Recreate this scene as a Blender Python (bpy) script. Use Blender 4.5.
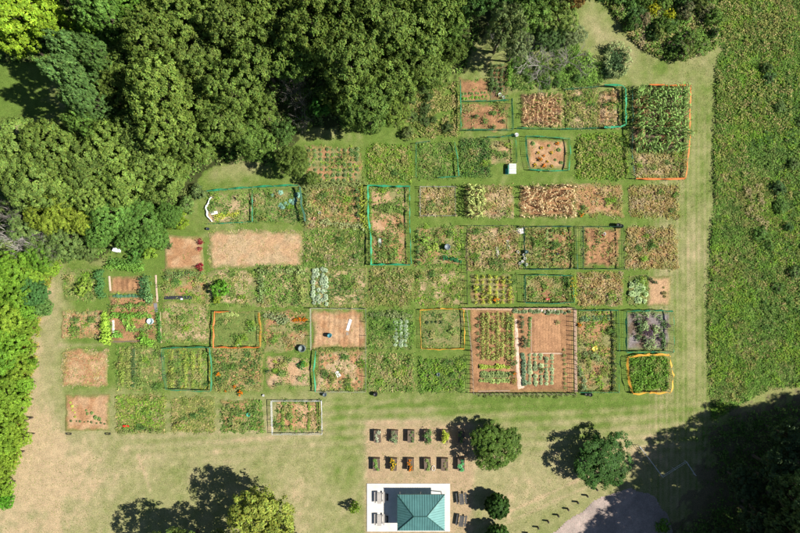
import bpy, math, random
import numpy as np
from mathutils import Vector

for o in list(bpy.data.objects):
    bpy.data.objects.remove(o, do_unlink=True)

# ---------------------------------------------------------------- camera, sky, sun
S = 0.17                       # metres of ground per photograph pixel
CAMH = 90.67                   # drone height
scene = bpy.context.scene
C = scene.collection
cam_d = bpy.data.cameras.new('camera')
cam = bpy.data.objects.new('camera', cam_d); C.objects.link(cam)
cam.location = (0, 0, CAMH); cam.rotation_euler = (0, 0, 0)
cam_d.sensor_width = 36.0
cam_d.lens = 36.0 * CAMH / (800 * S)
cam_d.clip_start = 1.0; cam_d.clip_end = 3000
scene.camera = cam
SUN_EL = math.radians(44.0)
SUN_AZ = math.radians(-5.5)    # direction towards the sun, counter-clockwise from +X
w = bpy.data.worlds.new("World"); scene.world = w; w.use_nodes = True
nt = w.node_tree
bg = nt.nodes['Background']
sky = nt.nodes.new('ShaderNodeTexSky'); sky.sky_type = 'NISHITA'; sky.sun_disc = False
sky.sun_elevation = SUN_EL; sky.sun_rotation = math.radians(90) - SUN_AZ
sky.air_density = 0.8; sky.dust_density = 0.3
nt.links.new(sky.outputs[0], bg.inputs[0]); bg.inputs[1].default_value = 0.05
sun_d = bpy.data.lights.new('sun', 'SUN'); sun_d.energy = 5.0; sun_d.angle = math.radians(0.55)
sun_d.color = (1.0, 0.95, 0.86)
sun = bpy.data.objects.new('sun', sun_d); C.objects.link(sun)
sv = Vector((math.cos(SUN_EL) * math.cos(SUN_AZ), math.cos(SUN_EL) * math.sin(SUN_AZ), math.sin(SUN_EL)))
sun.rotation_euler = sv.to_track_quat('Z', 'Y').to_euler(); sun.location = (60, -20, 80)
vs = scene.view_settings
vs.view_transform = 'Standard'; vs.look = 'None'; vs.exposure = 0.58; vs.gamma = 1.0; vs.use_curve_mapping = False

rng = np.random.default_rng(7)
random.seed(7)
PI = math.pi

def G(px, py, h=0.0):
    """ground position of something the photograph shows at a pixel, at height h"""
    f = (CAMH - h) / CAMH
    return ((px - 400) * S * f, (266.5 - py) * S * f)

# ---------------------------------------------------------------- numpy noise
_T = rng.random((8, 256, 256))
def vnoise(x, y, scale, seed=0):
    x = np.asarray(x, float) / scale + 37.3 * seed; y = np.asarray(y, float) / scale + 11.7 * seed
    xi = np.floor(x).astype(int); yi = np.floor(y).astype(int)
    fx = x - xi; fy = y - yi; fx = fx * fx * (3 - 2 * fx); fy = fy * fy * (3 - 2 * fy)
    t = _T[seed % 8]; a = t[xi % 256, yi % 256]; b = t[(xi + 1) % 256, yi % 256]
    c = t[xi % 256, (yi + 1) % 256]; d = t[(xi + 1) % 256, (yi + 1) % 256]
    return (a * (1 - fx) + b * fx) * (1 - fy) + (c * (1 - fx) + d * fx) * fy
def fbm(x, y, scale, seed=0, oct=4):
    s = 0; a = 1; t = 0
    for i in range(oct):
        s = s + a * vnoise(x, y, scale / 2 ** i, seed + i); t += a; a *= 0.55
    return s / t
def sstep(a, b, x):
    t = np.clip((x - a) / (b - a), 0, 1); return t * t * (3 - 2 * t)

# ---------------------------------------------------------------- materials
def new_mat(name):
    m = bpy.data.materials.new(name); m.use_nodes = True
    n = m.node_tree.nodes; l = m.node_tree.links
    return m, n, l, n['Principled BSDF']
def noise_node(n, l, scale, detail=4, rough=0.6, coord='Object', dist=0.0):
    tc = n.new('ShaderNodeTexCoord'); nz = n.new('ShaderNodeTexNoise')
    nz.inputs['Scale'].default_value = scale; nz.inputs['Detail'].default_value = detail
    nz.inputs['Roughness'].default_value = rough; nz.inputs['Distortion'].default_value = dist
    l.new(tc.outputs[coord], nz.inputs['Vector']); return nz
def mapr(n, l, sock, lo, hi, a=0.3, b=0.7):
    m = n.new('ShaderNodeMapRange'); l.new(sock, m.inputs[0])
    m.inputs[1].default_value = a; m.inputs[2].default_value = b
    m.inputs[3].default_value = lo; m.inputs[4].default_value = hi; return m.outputs[0]
def vmul(n, l, a, b):
    m = n.new('ShaderNodeVectorMath'); m.operation = 'MULTIPLY'; l.new(a, m.inputs[0]); l.new(b, m.inputs[1]); return m.outputs[0]
def plain(name, col, rough=0.7, metal=0.0, var=0.25, scale=6.0, bump=0.15, objcol=False):
    m, n, l, p = new_mat(name)
    nz = noise_node(n, l, scale, 5)
    f = mapr(n, l, nz.outputs[0], 1 - var, 1 + var)
    mx = n.new('ShaderNodeVectorMath'); mx.operation = 'SCALE'; mx.inputs[0].default_value = col
    if objcol:
        oi = n.new('ShaderNodeObjectInfo'); l.new(oi.outputs['Color'], mx.inputs[0])
    l.new(f, mx.inputs['Scale']); l.new(mx.outputs[0], p.inputs['Base Color'])
    p.inputs['Roughness'].default_value = rough; p.inputs['Metallic'].default_value = metal
    if bump:
        b = n.new('ShaderNodeBump'); b.inputs['Strength'].default_value = bump; b.inputs['Distance'].default_value = 0.02
        l.new(nz.outputs[0], b.inputs['Height']); l.new(b.outputs[0], p.inputs['Normal'])
    return m

def leaf_material(name, transl=0.16, rough=0.55, objcol=True):
    m, n, l, p = new_mat(name)
    at = n.new('ShaderNodeAttribute'); at.attribute_name = 'Col'
    col = at.outputs['Color']
    if objcol:
        oi = n.new('ShaderNodeObjectInfo'); col = vmul(n, l, col, oi.outputs['Color'])
    nz = noise_node(n, l, 1.1, 3)
    sc = n.new('ShaderNodeVectorMath'); sc.operation = 'SCALE'; l.new(col, sc.inputs[0])
    l.new(mapr(n, l, nz.outputs[0], 0.8, 1.22), sc.inputs['Scale'])
    l.new(sc.outputs[0], p.inputs['Base Color']); p.inputs['Roughness'].default_value = rough
    p.inputs['Specular IOR Level'].default_value = 0.10
    t = n.new('ShaderNodeBsdfTranslucent'); l.new(sc.outputs[0], t.inputs['Color'])
    mx = n.new('ShaderNodeMixShader'); mx.inputs[0].default_value = transl
    l.new(p.outputs[0], mx.inputs[1]); l.new(t.outputs[0], mx.inputs[2])
    l.new(mx.outputs[0], n['Material Output'].inputs['Surface'])
    return m
M_leaf = leaf_material('foliage')
M_weed = leaf_material('weed_foliage', 0.22, 0.75, objcol=False)
M_bark = plain('bark', (0.11, 0.085, 0.06), 0.9, var=0.4, scale=8, bump=0.6)
M_dead = plain('dead_wood', (0.23, 0.21, 0.185), 0.9, var=0.35, scale=8, bump=0.4)

def ground_material(name, bump=0.5, fine=(0.5, 1.55), scale=6.5, flecks=True):
    m, n, l, p = new_mat(name)
    at = n.new('ShaderNodeAttribute'); at.attribute_name = 'Col'
    n1 = noise_node(n, l, scale, 6, 0.75)
    n2 = noise_node(n, l, 0.9, 5, 0.65)
    n3 = noise_node(n, l, 22.0, 3, 0.7)
    f = n.new('ShaderNodeMath'); f.operation = 'MULTIPLY'
    l.new(mapr(n, l, n1.outputs[0], fine[0], fine[1]), f.inputs[0]); l.new(mapr(n, l, n2.outputs[0], 0.86, 1.14), f.inputs[1])
    f2 = n.new('ShaderNodeMath'); f2.operation = 'MULTIPLY'; l.new(f.outputs[0], f2.inputs[0])
    l.new(mapr(n, l, n3.outputs[0], 0.75, 1.25), f2.inputs[1])
    sc = n.new('ShaderNodeVectorMath'); sc.operation = 'SCALE'; l.new(at.outputs['Color'], sc.inputs[0]); l.new(f2.outputs[0], sc.inputs['Scale'])
    col = sc.outputs[0]
    if flecks:
        n4 = noise_node(n, l, 3.1, 6, 0.85, dist=0.4)
        mx = n.new('ShaderNodeMix'); mx.data_type = 'RGBA'
        l.new(mapr(n, l, n4.outputs[0], 0.0, 0.55, 0.50, 0.68), mx.inputs[0])
        l.new(col, mx.inputs[6])
        hs = n.new('ShaderNodeVectorMath'); hs.operation = 'MULTIPLY'; l.new(col, hs.inputs[0]); hs.inputs[1].default_value = (1.5, 1.18, 1.25)
        l.new(hs.outputs[0], mx.inputs[7]); col = mx.outputs[2]
    l.new(col, p.inputs['Base Color']); p.inputs['Roughness'].default_value = 0.95
    p.inputs['Specular IOR Level'].default_value = 0.05
    b = n.new('ShaderNodeBump'); b.inputs['Strength'].default_value = bump; b.inputs['Distance'].default_value = 0.06
    l.new(n1.outputs[0], b.inputs['Height']); l.new(b.outputs[0], p.inputs['Normal'])
    return m
M_ground = ground_material('mown_grass_and_dry_earth', 0.6)
M_soil = ground_material('garden_soil', 0.9, (0.45, 1.5), 6.5, False)
M_gravel = ground_material('gravel', 1.0, (0.5, 1.5), 12, True)

# ---------------------------------------------------------------- mesh helpers
class MB:
    """collects vertices, faces and colours, builds ONE mesh"""
    def __init__(s): s.v = []; s.f = []; s.c = []; s.nv = 0
    def add(s, v, f, c=None):
        v = np.asarray(v, float).reshape(-1, 3); f = np.asarray(f, int)
        if len(v) == 0: return
        s.v.append(v)
        if f.ndim == 1: f = f.reshape(1, -1)
        s.f.append(f + s.nv); s.nv += len(v)
        if c is None: c = (1, 1, 1)
        c = np.asarray(c, float)
        if c.ndim == 1: c = np.tile(c, (len(v), 1))
        s.c.append(c)
    def box(s, c, d, rz=0.0, col=None):
        x, y, z = np.array(d) / 2.0
        v = np.array([(-x,-y,-z),(x,-y,-z),(x,y,-z),(-x,y,-z),(-x,-y,z),(x,-y,z),(x,y,z),(-x,y,z)])
        cr, sr = math.cos(rz), math.sin(rz)
        v = np.stack([v[:,0]*cr - v[:,1]*sr, v[:,0]*sr + v[:,1]*cr, v[:,2]], 1) + np.array(c)
        s.add(v, [(0,3,2,1),(4,5,6,7),(0,1,5,4),(1,2,6,5),(2,3,7,6),(3,0,4,7)], col)
    def tube(s, pts, rad, k=5, col=None, cap=True):
        pts = [np.array(p, float) for p in pts]; rings = []
        if not hasattr(rad, '__len__'): rad = [rad] * len(pts)
        for i, p in enumerate(pts):
            d = pts[min(i+1, len(pts)-1)] - pts[max(i-1, 0)]
            d = d / (np.linalg.norm(d) + 1e-9)
            a = np.cross(d, (0, 0, 1) if abs(d[2]) < .9 else (1, 0, 0)); a /= np.linalg.norm(a); b = np.cross(d, a)
            for j in range(k):
                t = 2 * PI * j / k; rings.append(p + rad[i] * (math.cos(t) * a + math.sin(t) * b))
        f = []
        for i in range(len(pts) - 1):
            for j in range(k):
                f.append((i*k + j, i*k + (j+1) % k, (i+1)*k + (j+1) % k, (i+1)*k + j))
        s.add(rings, f, col)
        if cap:
            n = len(rings); s.add(rings[-k:], [list(range(k))], col); s.add(rings[:k], [list(range(k))[::-1]], col)
    def lathe(s, prof, c=(0,0,0), k=14, col=None):
        v = []
        for r, z in prof:
            for j in range(k):
                t = 2*PI*j/k; v.append((c[0] + r*math.cos(t), c[1] + r*math.sin(t), c[2] + z))
        f = [(i*k+j, i*k+(j+1)%k, (i+1)*k+(j+1)%k, (i+1)*k+j) for i in range(len(prof)-1) for j in range(k)]
        s.add(v, f, col)
    def mesh(s, name, smooth=False):
        me = bpy.data.meshes.new(name)
        if not s.v: return me
        V = np.concatenate(s.v); Cc = np.concatenate(s.c)
        loops = np.concatenate([f.ravel() for f in s.f]); tot = np.concatenate([np.full(len(f), f.shape[1]) for f in s.f])
        st = np.concatenate([[0], np.cumsum(tot)[:-1]])
        me.vertices.add(len(V)); me.vertices.foreach_set('co', V.astype(np.float32).ravel())
        me.loops.add(len(loops)); me.loops.foreach_set('vertex_index', loops.astype(np.int32))
        me.polygons.add(len(tot)); me.polygons.foreach_set('loop_start', st.astype(np.int32))
        me.update(calc_edges=True)
        a = me.color_attributes.new('Col', 'FLOAT_COLOR', 'POINT')
        a.data.foreach_set('color', np.concatenate([Cc, np.ones((len(Cc), 1))], 1).astype(np.float32).ravel())
        me.polygons.foreach_set('use_smooth', np.full(len(tot), smooth))
        me.validate(); return me
    def build(s, name, mat, parent=None, smooth=False, loc=None):
        me = s.mesh(name, smooth); me.materials.append(mat)
        return link(name, me, parent, loc)

def link(name, me, parent=None, loc=None, rz=0, sc=None):
    o = bpy.data.objects.new(name, me); C.objects.link(o)
    if parent: o.parent = parent
    if loc is not None: o.location = loc
    if rz: o.rotation_euler = (0, 0, rz)
    if sc is not None: o.scale = (sc, sc, sc) if not hasattr(sc, '__len__') else sc
    return o
def tag(o, label=None, cat=None, group=None, kind=None):
    if label: o['label'] = label
    if cat: o['category'] = cat
    if group: o['group'] = group
    if kind: o['kind'] = kind
    return o
def empty(name, x, y, rz=0, z=0.0):
    return link(name, None, None, (x, y, z), rz)
def copy_tree(o, parent=None):
    c = o.copy(); C.objects.link(c)
    if parent: c.parent = parent
    for ch in list(o.children): copy_tree(ch, c)
    return c

def leaves(mb, cen, size, nrm, col, aspect=0.55, bend=0.0):
    """a rhombic leaf per centre, lying roughly square to nrm"""
    N = len(cen); 
    nrm = nrm / (np.linalg.norm(nrm, axis=1, keepdims=True) + 1e-9)
    r = rng.normal(size=(N, 3)); a = np.cross(nrm, r); a /= (np.linalg.norm(a, axis=1, keepdims=True) + 1e-9)
    b = np.cross(nrm, a)
    sz = np.asarray(size).reshape(-1, 1) * np.ones((N, 1))
    v = np.stack([cen - a*sz, cen - b*sz*aspect + nrm*sz*bend, cen + a*sz, cen + b*sz*aspect + nrm*sz*bend], 1).reshape(-1, 3)
    f = np.arange(4*N).reshape(N, 4)
    mb.add(v, f, np.repeat(np.asarray(col) * np.ones((N, 1)), 4, 0))

def rand_dir(n):
    d = rng.normal(size=(n, 3)); return d / np.linalg.norm(d, axis=1, keepdims=True)

# ---------------------------------------------------------------- trees (unit: crown radius 5 m)
def crown_mesh(seed, R=5.0, zc=8.0, zr=3.6, nl=15, lobe=(1.5, 2.3), clr=0.52, nleaf=28, leaf=0.20, spread=0.66, name='crown'):
    global rng
    keep = rng; rng = np.random.default_rng(seed)
    L = [(0, 0, zc + zr*0.55, rng.uniform(*lobe))]
    for i in range(nl):
        t = i * 2.39996 + rng.uniform(-.35, .35); q = math.sqrt((i + .8) / nl) * R * spread * rng.uniform(.85, 1.12)
        hz = zc + zr * 0.62 * math.sqrt(max(0, 1 - (q / R) ** 2)) * rng.uniform(0.55, 1.1) - rng.uniform(0, .9)
        L.append((q*math.cos(t), q*math.sin(t), hz, rng.uniform(*lobe)))
    for i in range(nl // 2):
        t = i * 2.39996 + 1.1; q = R * rng.uniform(.35, .62)
        L.append((q*math.cos(t), q*math.sin(t), zc - zr * rng.uniform(.35, .7), rng.uniform(*lobe) * .85))
    L = np.array(L); P = []; D = []
    for (x, y, z, r) in L:
        n = int(7.5 * r * r / (clr * 1.9) ** 2 * 1.6)
        d = rand_dir(n); d = d[d[:, 2] > -0.55]
        P.append(np.array((x, y, z)) + d * r * np.array((1, 1, .8)) * rng.uniform(.85, 1.1, (len(d), 1))); D.append(d)
    P = np.concatenate(P); D = np.concatenate(D)
    keepm = np.ones(len(P), bool)
    for (x, y, z, r) in L:
        dd = np.linalg.norm((P - np.array((x, y, z))) / np.array((1, 1, .8)), axis=1); keepm &= dd > r * .68
    P = P[keepm]; D = D[keepm]; n = len(P)
    mb = MB()
    tone = rng.uniform(.72, 1.3, n)
    idx = np.repeat(np.arange(n), nleaf)
    o = rand_dir(n * nleaf) * (rng.uniform(.25, 1, (n * nleaf, 1)) ** .6) * clr
    o[:, 2] = np.abs(o[:, 2]) * .8 - .08
    cen = P[idx] + o
    nr = o / clr * .8 + D[idx] * .75 + np.array((0, 0, .35)) + rng.normal(size=o.shape) * .36
    c = tone[idx][:, None] * rng.uniform(.75, 1.25, (len(idx), 1)) * np.array((1, 1, 1.0))
    c = c * (1 + rng.normal(size=(len(idx), 3)) * np.array((.09, .03, .08)))
    leaves(mb, cen, rng.uniform(.65, 1.15, len(cen)) * leaf, nr, np.clip(c, .1, 3), .55)
    if nl == 0: mb.lathe([(r_ * 1.62, zc + .05 + z_ * 1.28) for r_, z_ in [(math.sin(a), -math.cos(a)) for a in np.linspace(.15, PI - .02, 9)]], k=14, col=(.5, .5, .5))
    me = mb.mesh(name); me.materials.append(M_leaf)
    rng = keep
    return me, L
def trunk_mesh(seed, L, zc, r0=0.28, name='trunk'):
    rr = random.Random(seed); mb = MB()
    top = zc + 1.0
    pts = [(rr.uniform(-.12, .12) * i, rr.uniform(-.12, .12) * i, top * i / 5 - (0.1 if i == 0 else 0)) for i in range(6)]
    mb.tube(pts, [r0 * 1.35, r0, r0*.9, r0*.75, r0*.5, r0*.2], 8)
    for (x, y, z, r) in L[1::2]:
        a = pts[rr.choice((2, 3))]
        mb.tube([a, (a[0] + (x - a[0])*.55, a[1] + (y-a[1])*.55, a[2] + (z-a[2])*.45), (x, y, z)], [r0*.4, r0*.28, r0*.08], 5)
    me = mb.mesh(name, True); me.materials.append(M_bark); return me

VAR = {}
def variant(key, n, **kw):
    VAR[key] = []
    for i in range(n):
        cm, L = crown_mesh(100 + i * 17 + abs(hash(key)) % 1 + sum(map(ord, key)), **kw)
        VAR[key].append((cm, trunk_mesh(i, L, kw.get('zc', 8.0), 0.28 if kw.get('R', 5) > 2 else .1)))
variant('oak', 5)
variant('round', 3, zr=4.6, nl=22, clr=.42, nleaf=22, leaf=.20, lobe=(1.4, 2.0), zc=7.5)
variant('loose', 3, nl=14, clr=.56, nleaf=30, leaf=.21, lobe=(1.2, 2.0), spread=.8, zr=3.2)
variant('shrub', 4, R=1.5, zc=1.15, zr=.9, nl=8, lobe=(.45, .7), clr=.24, nleaf=12, leaf=.13, spread=.7)
variant('ball', 1, R=2.0, zc=1.9, zr=.1, nl=0, lobe=(1.8, 1.81), clr=.22, nleaf=40, leaf=.17)

def set_col(o, c):
    o.color = (c[0], c[1], c[2], 1)
rt = random.Random(5)
def tree(name, kind, px, py, rpx, h, col, label, group=None, cat='tree', vi=None):
    if label in ('green', 'light green', 'dark green', 'olive', 'brownish'): label = '%s %s bush in the %s %s part of the top right thicket' % ('small' if rpx < 7.5 else 'large', label, 'upper' if py < 18 else 'lower', 'left' if px < 660 else 'right')
    base = {'oak': (5.0, 12.0, 9.0), 'round': (5.0, 12.2, 8.5), 'loose': (5.0, 11.2, 9.0), 'shrub': (1.5, 2.3, 1.4), 'ball': (2.0, 3.6, 1.9)}[kind]
    hm = h * base[2] / base[1]
    x, y = G(px, py, hm)
    f = (CAMH - hm) / CAMH
    sxy = rpx * S * f / base[0]; sz = h / base[1]
    cm, tm = VAR[kind][rt.randrange(len(VAR[kind])) if vi is None else vi]
    t = empty(name, x, y, rt.uniform(0, 2 * PI)); t.scale = (sxy, sxy, sz)
    c = link('crown', cm, t); k = rt.uniform(.78, 1.15) * 1.13 * (1 if col[1] < .3 else .85); set_col(c, (col[0]*k*.90, col[1]*k, col[2]*k*.95)); link('trunk', tm, t)
    tag(t, label, cat, group)
    return t
OL = (.150, .200, .038); GR = (.095, .175, .035); MG = (.120, .190, .045); YG = (.31, .43, .035); TE = (.12, .20, .055)
LI = (.27, .37, .025); YO = (.20, .25, .04); DK = (.045, .075, .028); DG = (.065, .125, .03)

# ---------------------------------------------------------------- the ground
def axis(lo, hi, st, far):
    fine = np.arange(lo, hi + 1e-6, st); out = [hi]; d = st * 2
    while out[-1] < far: out.append(out[-1] + d); d *= 1.5
    out = np.array(out[1:]); return np.concatenate([-(out[::-1]), fine, out]) if abs(lo + hi) < 1e-6 else fine
gx = axis(-72, 72, .36, 1200); gy = axis(-50.04, 50.04, .36, 1200)
X, Y = np.meshgrid(gx, gy); PX = X / S + 400; PY = 266.5 - Y / S
def seg_d(px, py, a, b):
    ax, ay = a; bx, by = b; dx, dy = bx-ax, by-ay
    t = np.clip(((px-ax)*dx + (py-ay)*dy) / (dx*dx + dy*dy), 0, 1); return np.hypot(px - ax - t*dx, py - ay - t*dy)
def in_poly(px, py, poly):
    r = np.zeros(px.shape, bool); n = len(poly)
    for i in range(n):
        x1, y1 = poly[i]; x2, y2 = poly[(i+1) % n]
        c = ((y1 > py) != (y2 > py)) & (px < (x2-x1)*(py-y1)/((y2-y1) + 1e-12) + x1); r ^= c
    return r
N1 = fbm(X, Y, 9, 1, 5); N2 = fbm(X, Y, 2.2, 3, 4); N3 = fbm(X, Y, 30, 2, 3); N4 = fbm(X, Y, .9, 5, 3)
green = np.array((.150, .200, .050)); lush = np.array((.112, .178, .034)); dry = np.array((.325, .290, .155)); bare = np.array((.41, .32, .19))
dryness = np.zeros_like(X) + .36 + .13 * sstep(395, 430, PY)
dryness += .42 * np.exp(-(seg_d(PX, PY, (45, 290), (28, 480)) / 22) ** 2)
dryness += .42 * np.exp(-(seg_d(PX, PY, (40, 480), (30, 560)) / 80) ** 2)
dryness += .22 * np.exp(-(seg_d(PX, PY, (90, 470), (300, 425)) / 28) ** 2)
dryness += .34 * np.exp(-(seg_d(PX, PY, (295, 490), (310, 540)) / 18) ** 2)
dryness += .16 * sstep(640, 660, PX) * sstep(712, 700, PX) * sstep(180, 240, PY) * sstep(430, 380, PY)
dryness += .25 * np.exp(-(seg_d(PX, PY, (655, 110), (690, 60)) / 14) ** 2)
dryness += .40 * np.exp(-(seg_d(PX, PY, (590, 20), (625, 60)) / 11) ** 2)
dryness += .20 * np.exp(-(seg_d(PX, PY, (470, 470), (560, 440)) / 22) ** 2)
dryness += .40 * np.exp(-(seg_d(PX, PY, (505, 505), (640, 450)) / 26) ** 2)
pad = sstep(362, 370, PX) * sstep(478, 466, PX) * sstep(418, 424, PY) * sstep(600, 590, PY)
dryness += .55 * pad
dryness += .34 * np.exp(-(seg_d(PX, PY, (215, 172), (260, 165)) / 8) ** 2)
dryness += .34 * np.exp(-(seg_d(PX, PY, (290, 135), (335, 132)) / 7) ** 2)
dryness += .30 * np.exp(-(seg_d(PX, PY, (95, 262), (110, 262)) / 8) ** 2)
dryness -= .22 * np.exp(-(seg_d(PX, PY, (330, 405), (640, 402)) / 9) ** 2)
dryness -= .22 * np.exp(-(seg_d(PX, PY, (340, 420), (350, 480)) / 14) ** 2)
dryness -= .35 * sstep(70, 40, PX) * sstep(130, 110, PY)
dryness -= .30 * sstep(55, 75, PX) * sstep(660, 640, PX) * sstep(80, 100, PY) * sstep(400, 380, PY)
dryness -= .2 * np.exp(-(np.hypot(PX - 668, PY - 66) / 16) ** 2)
streak = np.sin(PX * 1.15 + 3 * N3) * .5 * sstep(640, 655, PX) * sstep(712, 705, PX) * sstep(90, 120, PY) \
       + np.sin((PY + .06 * PX) * .62 + 4 * N3) * .5 * sstep(395, 405, PY) * sstep(480, 430, PY) * sstep(110, 140, PX)
dryness += .38 * streak * (.4 + N1) + .50 * (N3 - .5) + .38 * (N1 - .5) + .26 * (N2 - .5) + .34 * (N4 - .5) + .34 * (fbm(X, Y * .6, .9, 6, 2) - .5)
# a pair of worn wheel tracks towards the car park, and one curving at the foot of the plots
for a, b, wd, am in (((385, 445), (330, 533), 2.0, .2), ((470, 530), (600, 470), 1.6, .3), ((478, 536), (606, 478), 1.4, .25), ((665, 180), (668, 400), 3.5, .22),
                     ((690, 200), (692, 400), 3.5, .2), ((60, 345), (103, 345), 2.5, .4), ((138, 455), (150, 490), 1.6, .35), ((350, 412), (400, 398), 1.6, .28), ((60, 440), (55, 533), 6, .2)):
    dryness += am * np.exp(-(seg_d(PX, PY, a, b) / wd) ** 2)
dv = np.clip(dryness, 0, 1.15)[..., None]
col = lush * (1 - sstep(0, .35, dv)) + green * sstep(0, .35, dv)
dl = np.clip((dv - .2) / .75, 0, 1); col = col * (1 - dl) + dry * dl
col = col * (1 - sstep(.85, 1.15, dv)) + bare * sstep(.85, 1.15, dv)
pd = (pad * (.45 + .6 * (N2 - .3)))[..., None]; pd = np.clip(pd, 0, .8)
col = col * (1 - pd) + np.array((.335, .245, .15)) * pd
col *= (1 + .22 * (N4 - .5))[..., None]
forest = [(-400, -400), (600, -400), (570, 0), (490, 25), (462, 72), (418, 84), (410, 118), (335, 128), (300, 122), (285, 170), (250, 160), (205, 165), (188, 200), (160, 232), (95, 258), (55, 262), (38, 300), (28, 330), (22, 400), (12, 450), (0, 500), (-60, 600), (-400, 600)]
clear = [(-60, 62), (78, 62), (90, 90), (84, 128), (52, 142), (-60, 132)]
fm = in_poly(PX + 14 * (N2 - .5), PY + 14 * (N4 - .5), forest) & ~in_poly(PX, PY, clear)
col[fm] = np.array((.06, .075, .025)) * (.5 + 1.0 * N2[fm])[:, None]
meadow_poly = [(717, 62), (722, 45), (700, -60), (1400, -400), (1400, 520), (760, 470), (712, 415), (709, 350), (708, 300), (711, 250), (715, 200), (714, 150), (717, 100)]
mm = in_poly(PX + 5 * (N2 - .5), PY, meadow_poly)
col[mm] = (np.array((.19, .25, .065)) * (1 - N2[mm])[:, None] + np.array((.24, .20, .105)) * N2[mm][:, None])
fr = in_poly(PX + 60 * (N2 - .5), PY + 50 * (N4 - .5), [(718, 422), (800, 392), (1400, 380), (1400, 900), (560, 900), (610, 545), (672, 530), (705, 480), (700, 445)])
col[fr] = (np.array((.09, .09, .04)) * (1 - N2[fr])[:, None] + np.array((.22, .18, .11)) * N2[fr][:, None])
far = np.hypot(X, Y) > 120
col[far] = (.10, .13, .045)
Z = .05 * (N2 - .5) + .05 * (N1 - .5)
Z = np.where(far, 0, Z) * 0.6
flat = sstep(340, 364, PX) * sstep(480, 455, PX) * sstep(470, 480, PY)
Z = Z * (1 - flat) - .01
ny, nx = X.shape; ii = np.arange(ny * nx).reshape(ny, nx)
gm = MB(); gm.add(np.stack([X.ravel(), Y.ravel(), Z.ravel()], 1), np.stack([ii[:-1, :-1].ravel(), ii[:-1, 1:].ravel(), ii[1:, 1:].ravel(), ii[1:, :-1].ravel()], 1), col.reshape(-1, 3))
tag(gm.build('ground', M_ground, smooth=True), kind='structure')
def ground_z(x, y):
    return float((.05 * (fbm(x, y, 2.2, 3, 4) - .5) + .05 * (fbm(x, y, 9, 1, 5) - .5)) * .6 - .01)

# soil patches: slightly raised, ragged-edged sheets of tilled earth
def patch(name, poly, colA, colB, mat=M_soil, res=.17, lift=.045, ragged=.45, furrow=None, seed=1, mixs=1.6, edge=None, kind='structure', relief=.05, kind2=0.0):
    P = [G(*p) for p in poly]; xs = [p[0] for p in P]; ys = [p[1] for p in P]
    x, y = np.meshgrid(np.arange(min(xs) - .5, max(xs) + .5, res), np.arange(min(ys) - .5, max(ys) + .5, res))
    d = np.full(x.shape, 1e9)
    for i in range(len(P)): d = np.minimum(d, seg_d(x, y, P[i], P[(i+1) % len(P)]))
    d = np.where(in_poly(x, y, P), d, -d) + ragged * (fbm(x, y, 1.4, seed % 5, 3) - .55)
    z = lift * sstep(-.05, .3, d) - .09 * sstep(.05, -.25, d) + relief * (fbm(x, y, .55, (seed + 2) % 6, 3) - .5) * sstep(0, .3, d) + .02
    if furrow:
        ax, sp = furrow; q = x if ax == 'x' else y
        z = z + .028 * np.cos(2 * PI * q / sp + 2.5 * fbm(x, y, 2.5, 4, 2)) * sstep(.2, .6, d)
    m = fbm(x, y, mixs, (seed + 1) % 6, 4); m = sstep(.36, .64, m)[..., None]
    c = np.array(colA) * (1 - m) + np.array(colB) * m
    c = c * (.86 + .28 * fbm(x, y, .5, (seed + 3) % 6, 3))[..., None]
    if kind2:
        e = sstep(.75, -.1, d + .5 * (fbm(x, y, .8, (seed + 4) % 6, 2) - .5))[..., None] * kind2
        c = c * (1 - e) + np.array((.155, .19, .055)) * e
    ins = d > -.22
    n0, n1 = x.shape; ii = np.arange(n0 * n1).reshape(n0, n1)
    fk = (ins[:-1, :-1] & ins[:-1, 1:] & ins[1:, 1:] & ins[1:, :-1])
    q = np.stack([ii[:-1, :-1][fk], ii[:-1, 1:][fk], ii[1:, 1:][fk], ii[1:, :-1][fk]], 1)
    used = np.unique(q); re = np.zeros(n0 * n1, int); re[used] = np.arange(len(used))
    mb = MB(); mb.add(np.stack([x.ravel(), y.ravel(), z.ravel()], 1)[used], re[q], c.reshape(-1, 3)[used])
    return tag(mb.build(name, mat, smooth=True), kind=kind)

road = [(560, 542), (550, 534), (602, 496), (632, 488), (655, 496), (668, 515), (672, 530), (660, 560), (600, 640), (480, 640), (520, 570)]
patch('gravel_road', road, (.42, .345, .30), (.34, .285, .25), M_gravel, .3, .03, .8, seed=3, mixs=3, relief=.02)

# ---------------------------------------------------------------- weeds and meadow (stuff nobody could count)
PAL = {
 'green': [(.095, .17, .035), (.125, .205, .045), (.07, .12, .03), (.17, .20, .07)],
 'bright': [(.13, .25, .03), (.17, .30, .04), (.09, .17, .03)],
 'dark': [(.05, .10, .03), (.08, .14, .04), (.12, .17, .05)],
 'lime': [(.26, .34, .04), (.18, .27, .04), (.34, .36, .06)],
 'tan': [(.34, .26, .13), (.26, .19, .09), (.20, .19, .07), (.42, .33, .18)],
 'gold': [(.38, .26, .10), (.28, .19, .08), (.20, .19, .06), (.44, .34, .17)],
 'olive': [(.17, .18, .06), (.23, .21, .08), (.12, .15, .04), (.30, .25, .12)],
 'mix': [(.12, .18, .04), (.30, .24, .12), (.18, .19, .06), (.08, .12, .03), (.36, .29, .16)],
 'hay': [(.30, .26, .14), (.24, .22, .10), (.36, .30, .17)],
 'lawn': [(.14, .165, .05), (.19, .19, .08), (.12, .15, .04)],
 'straw': [(.48, .37, .22), (.36, .26, .15), (.24, .22, .09)],
 'sage': [(.19, .26, .08), (.12, .19, .05), (.27, .31, .11)],
}
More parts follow.
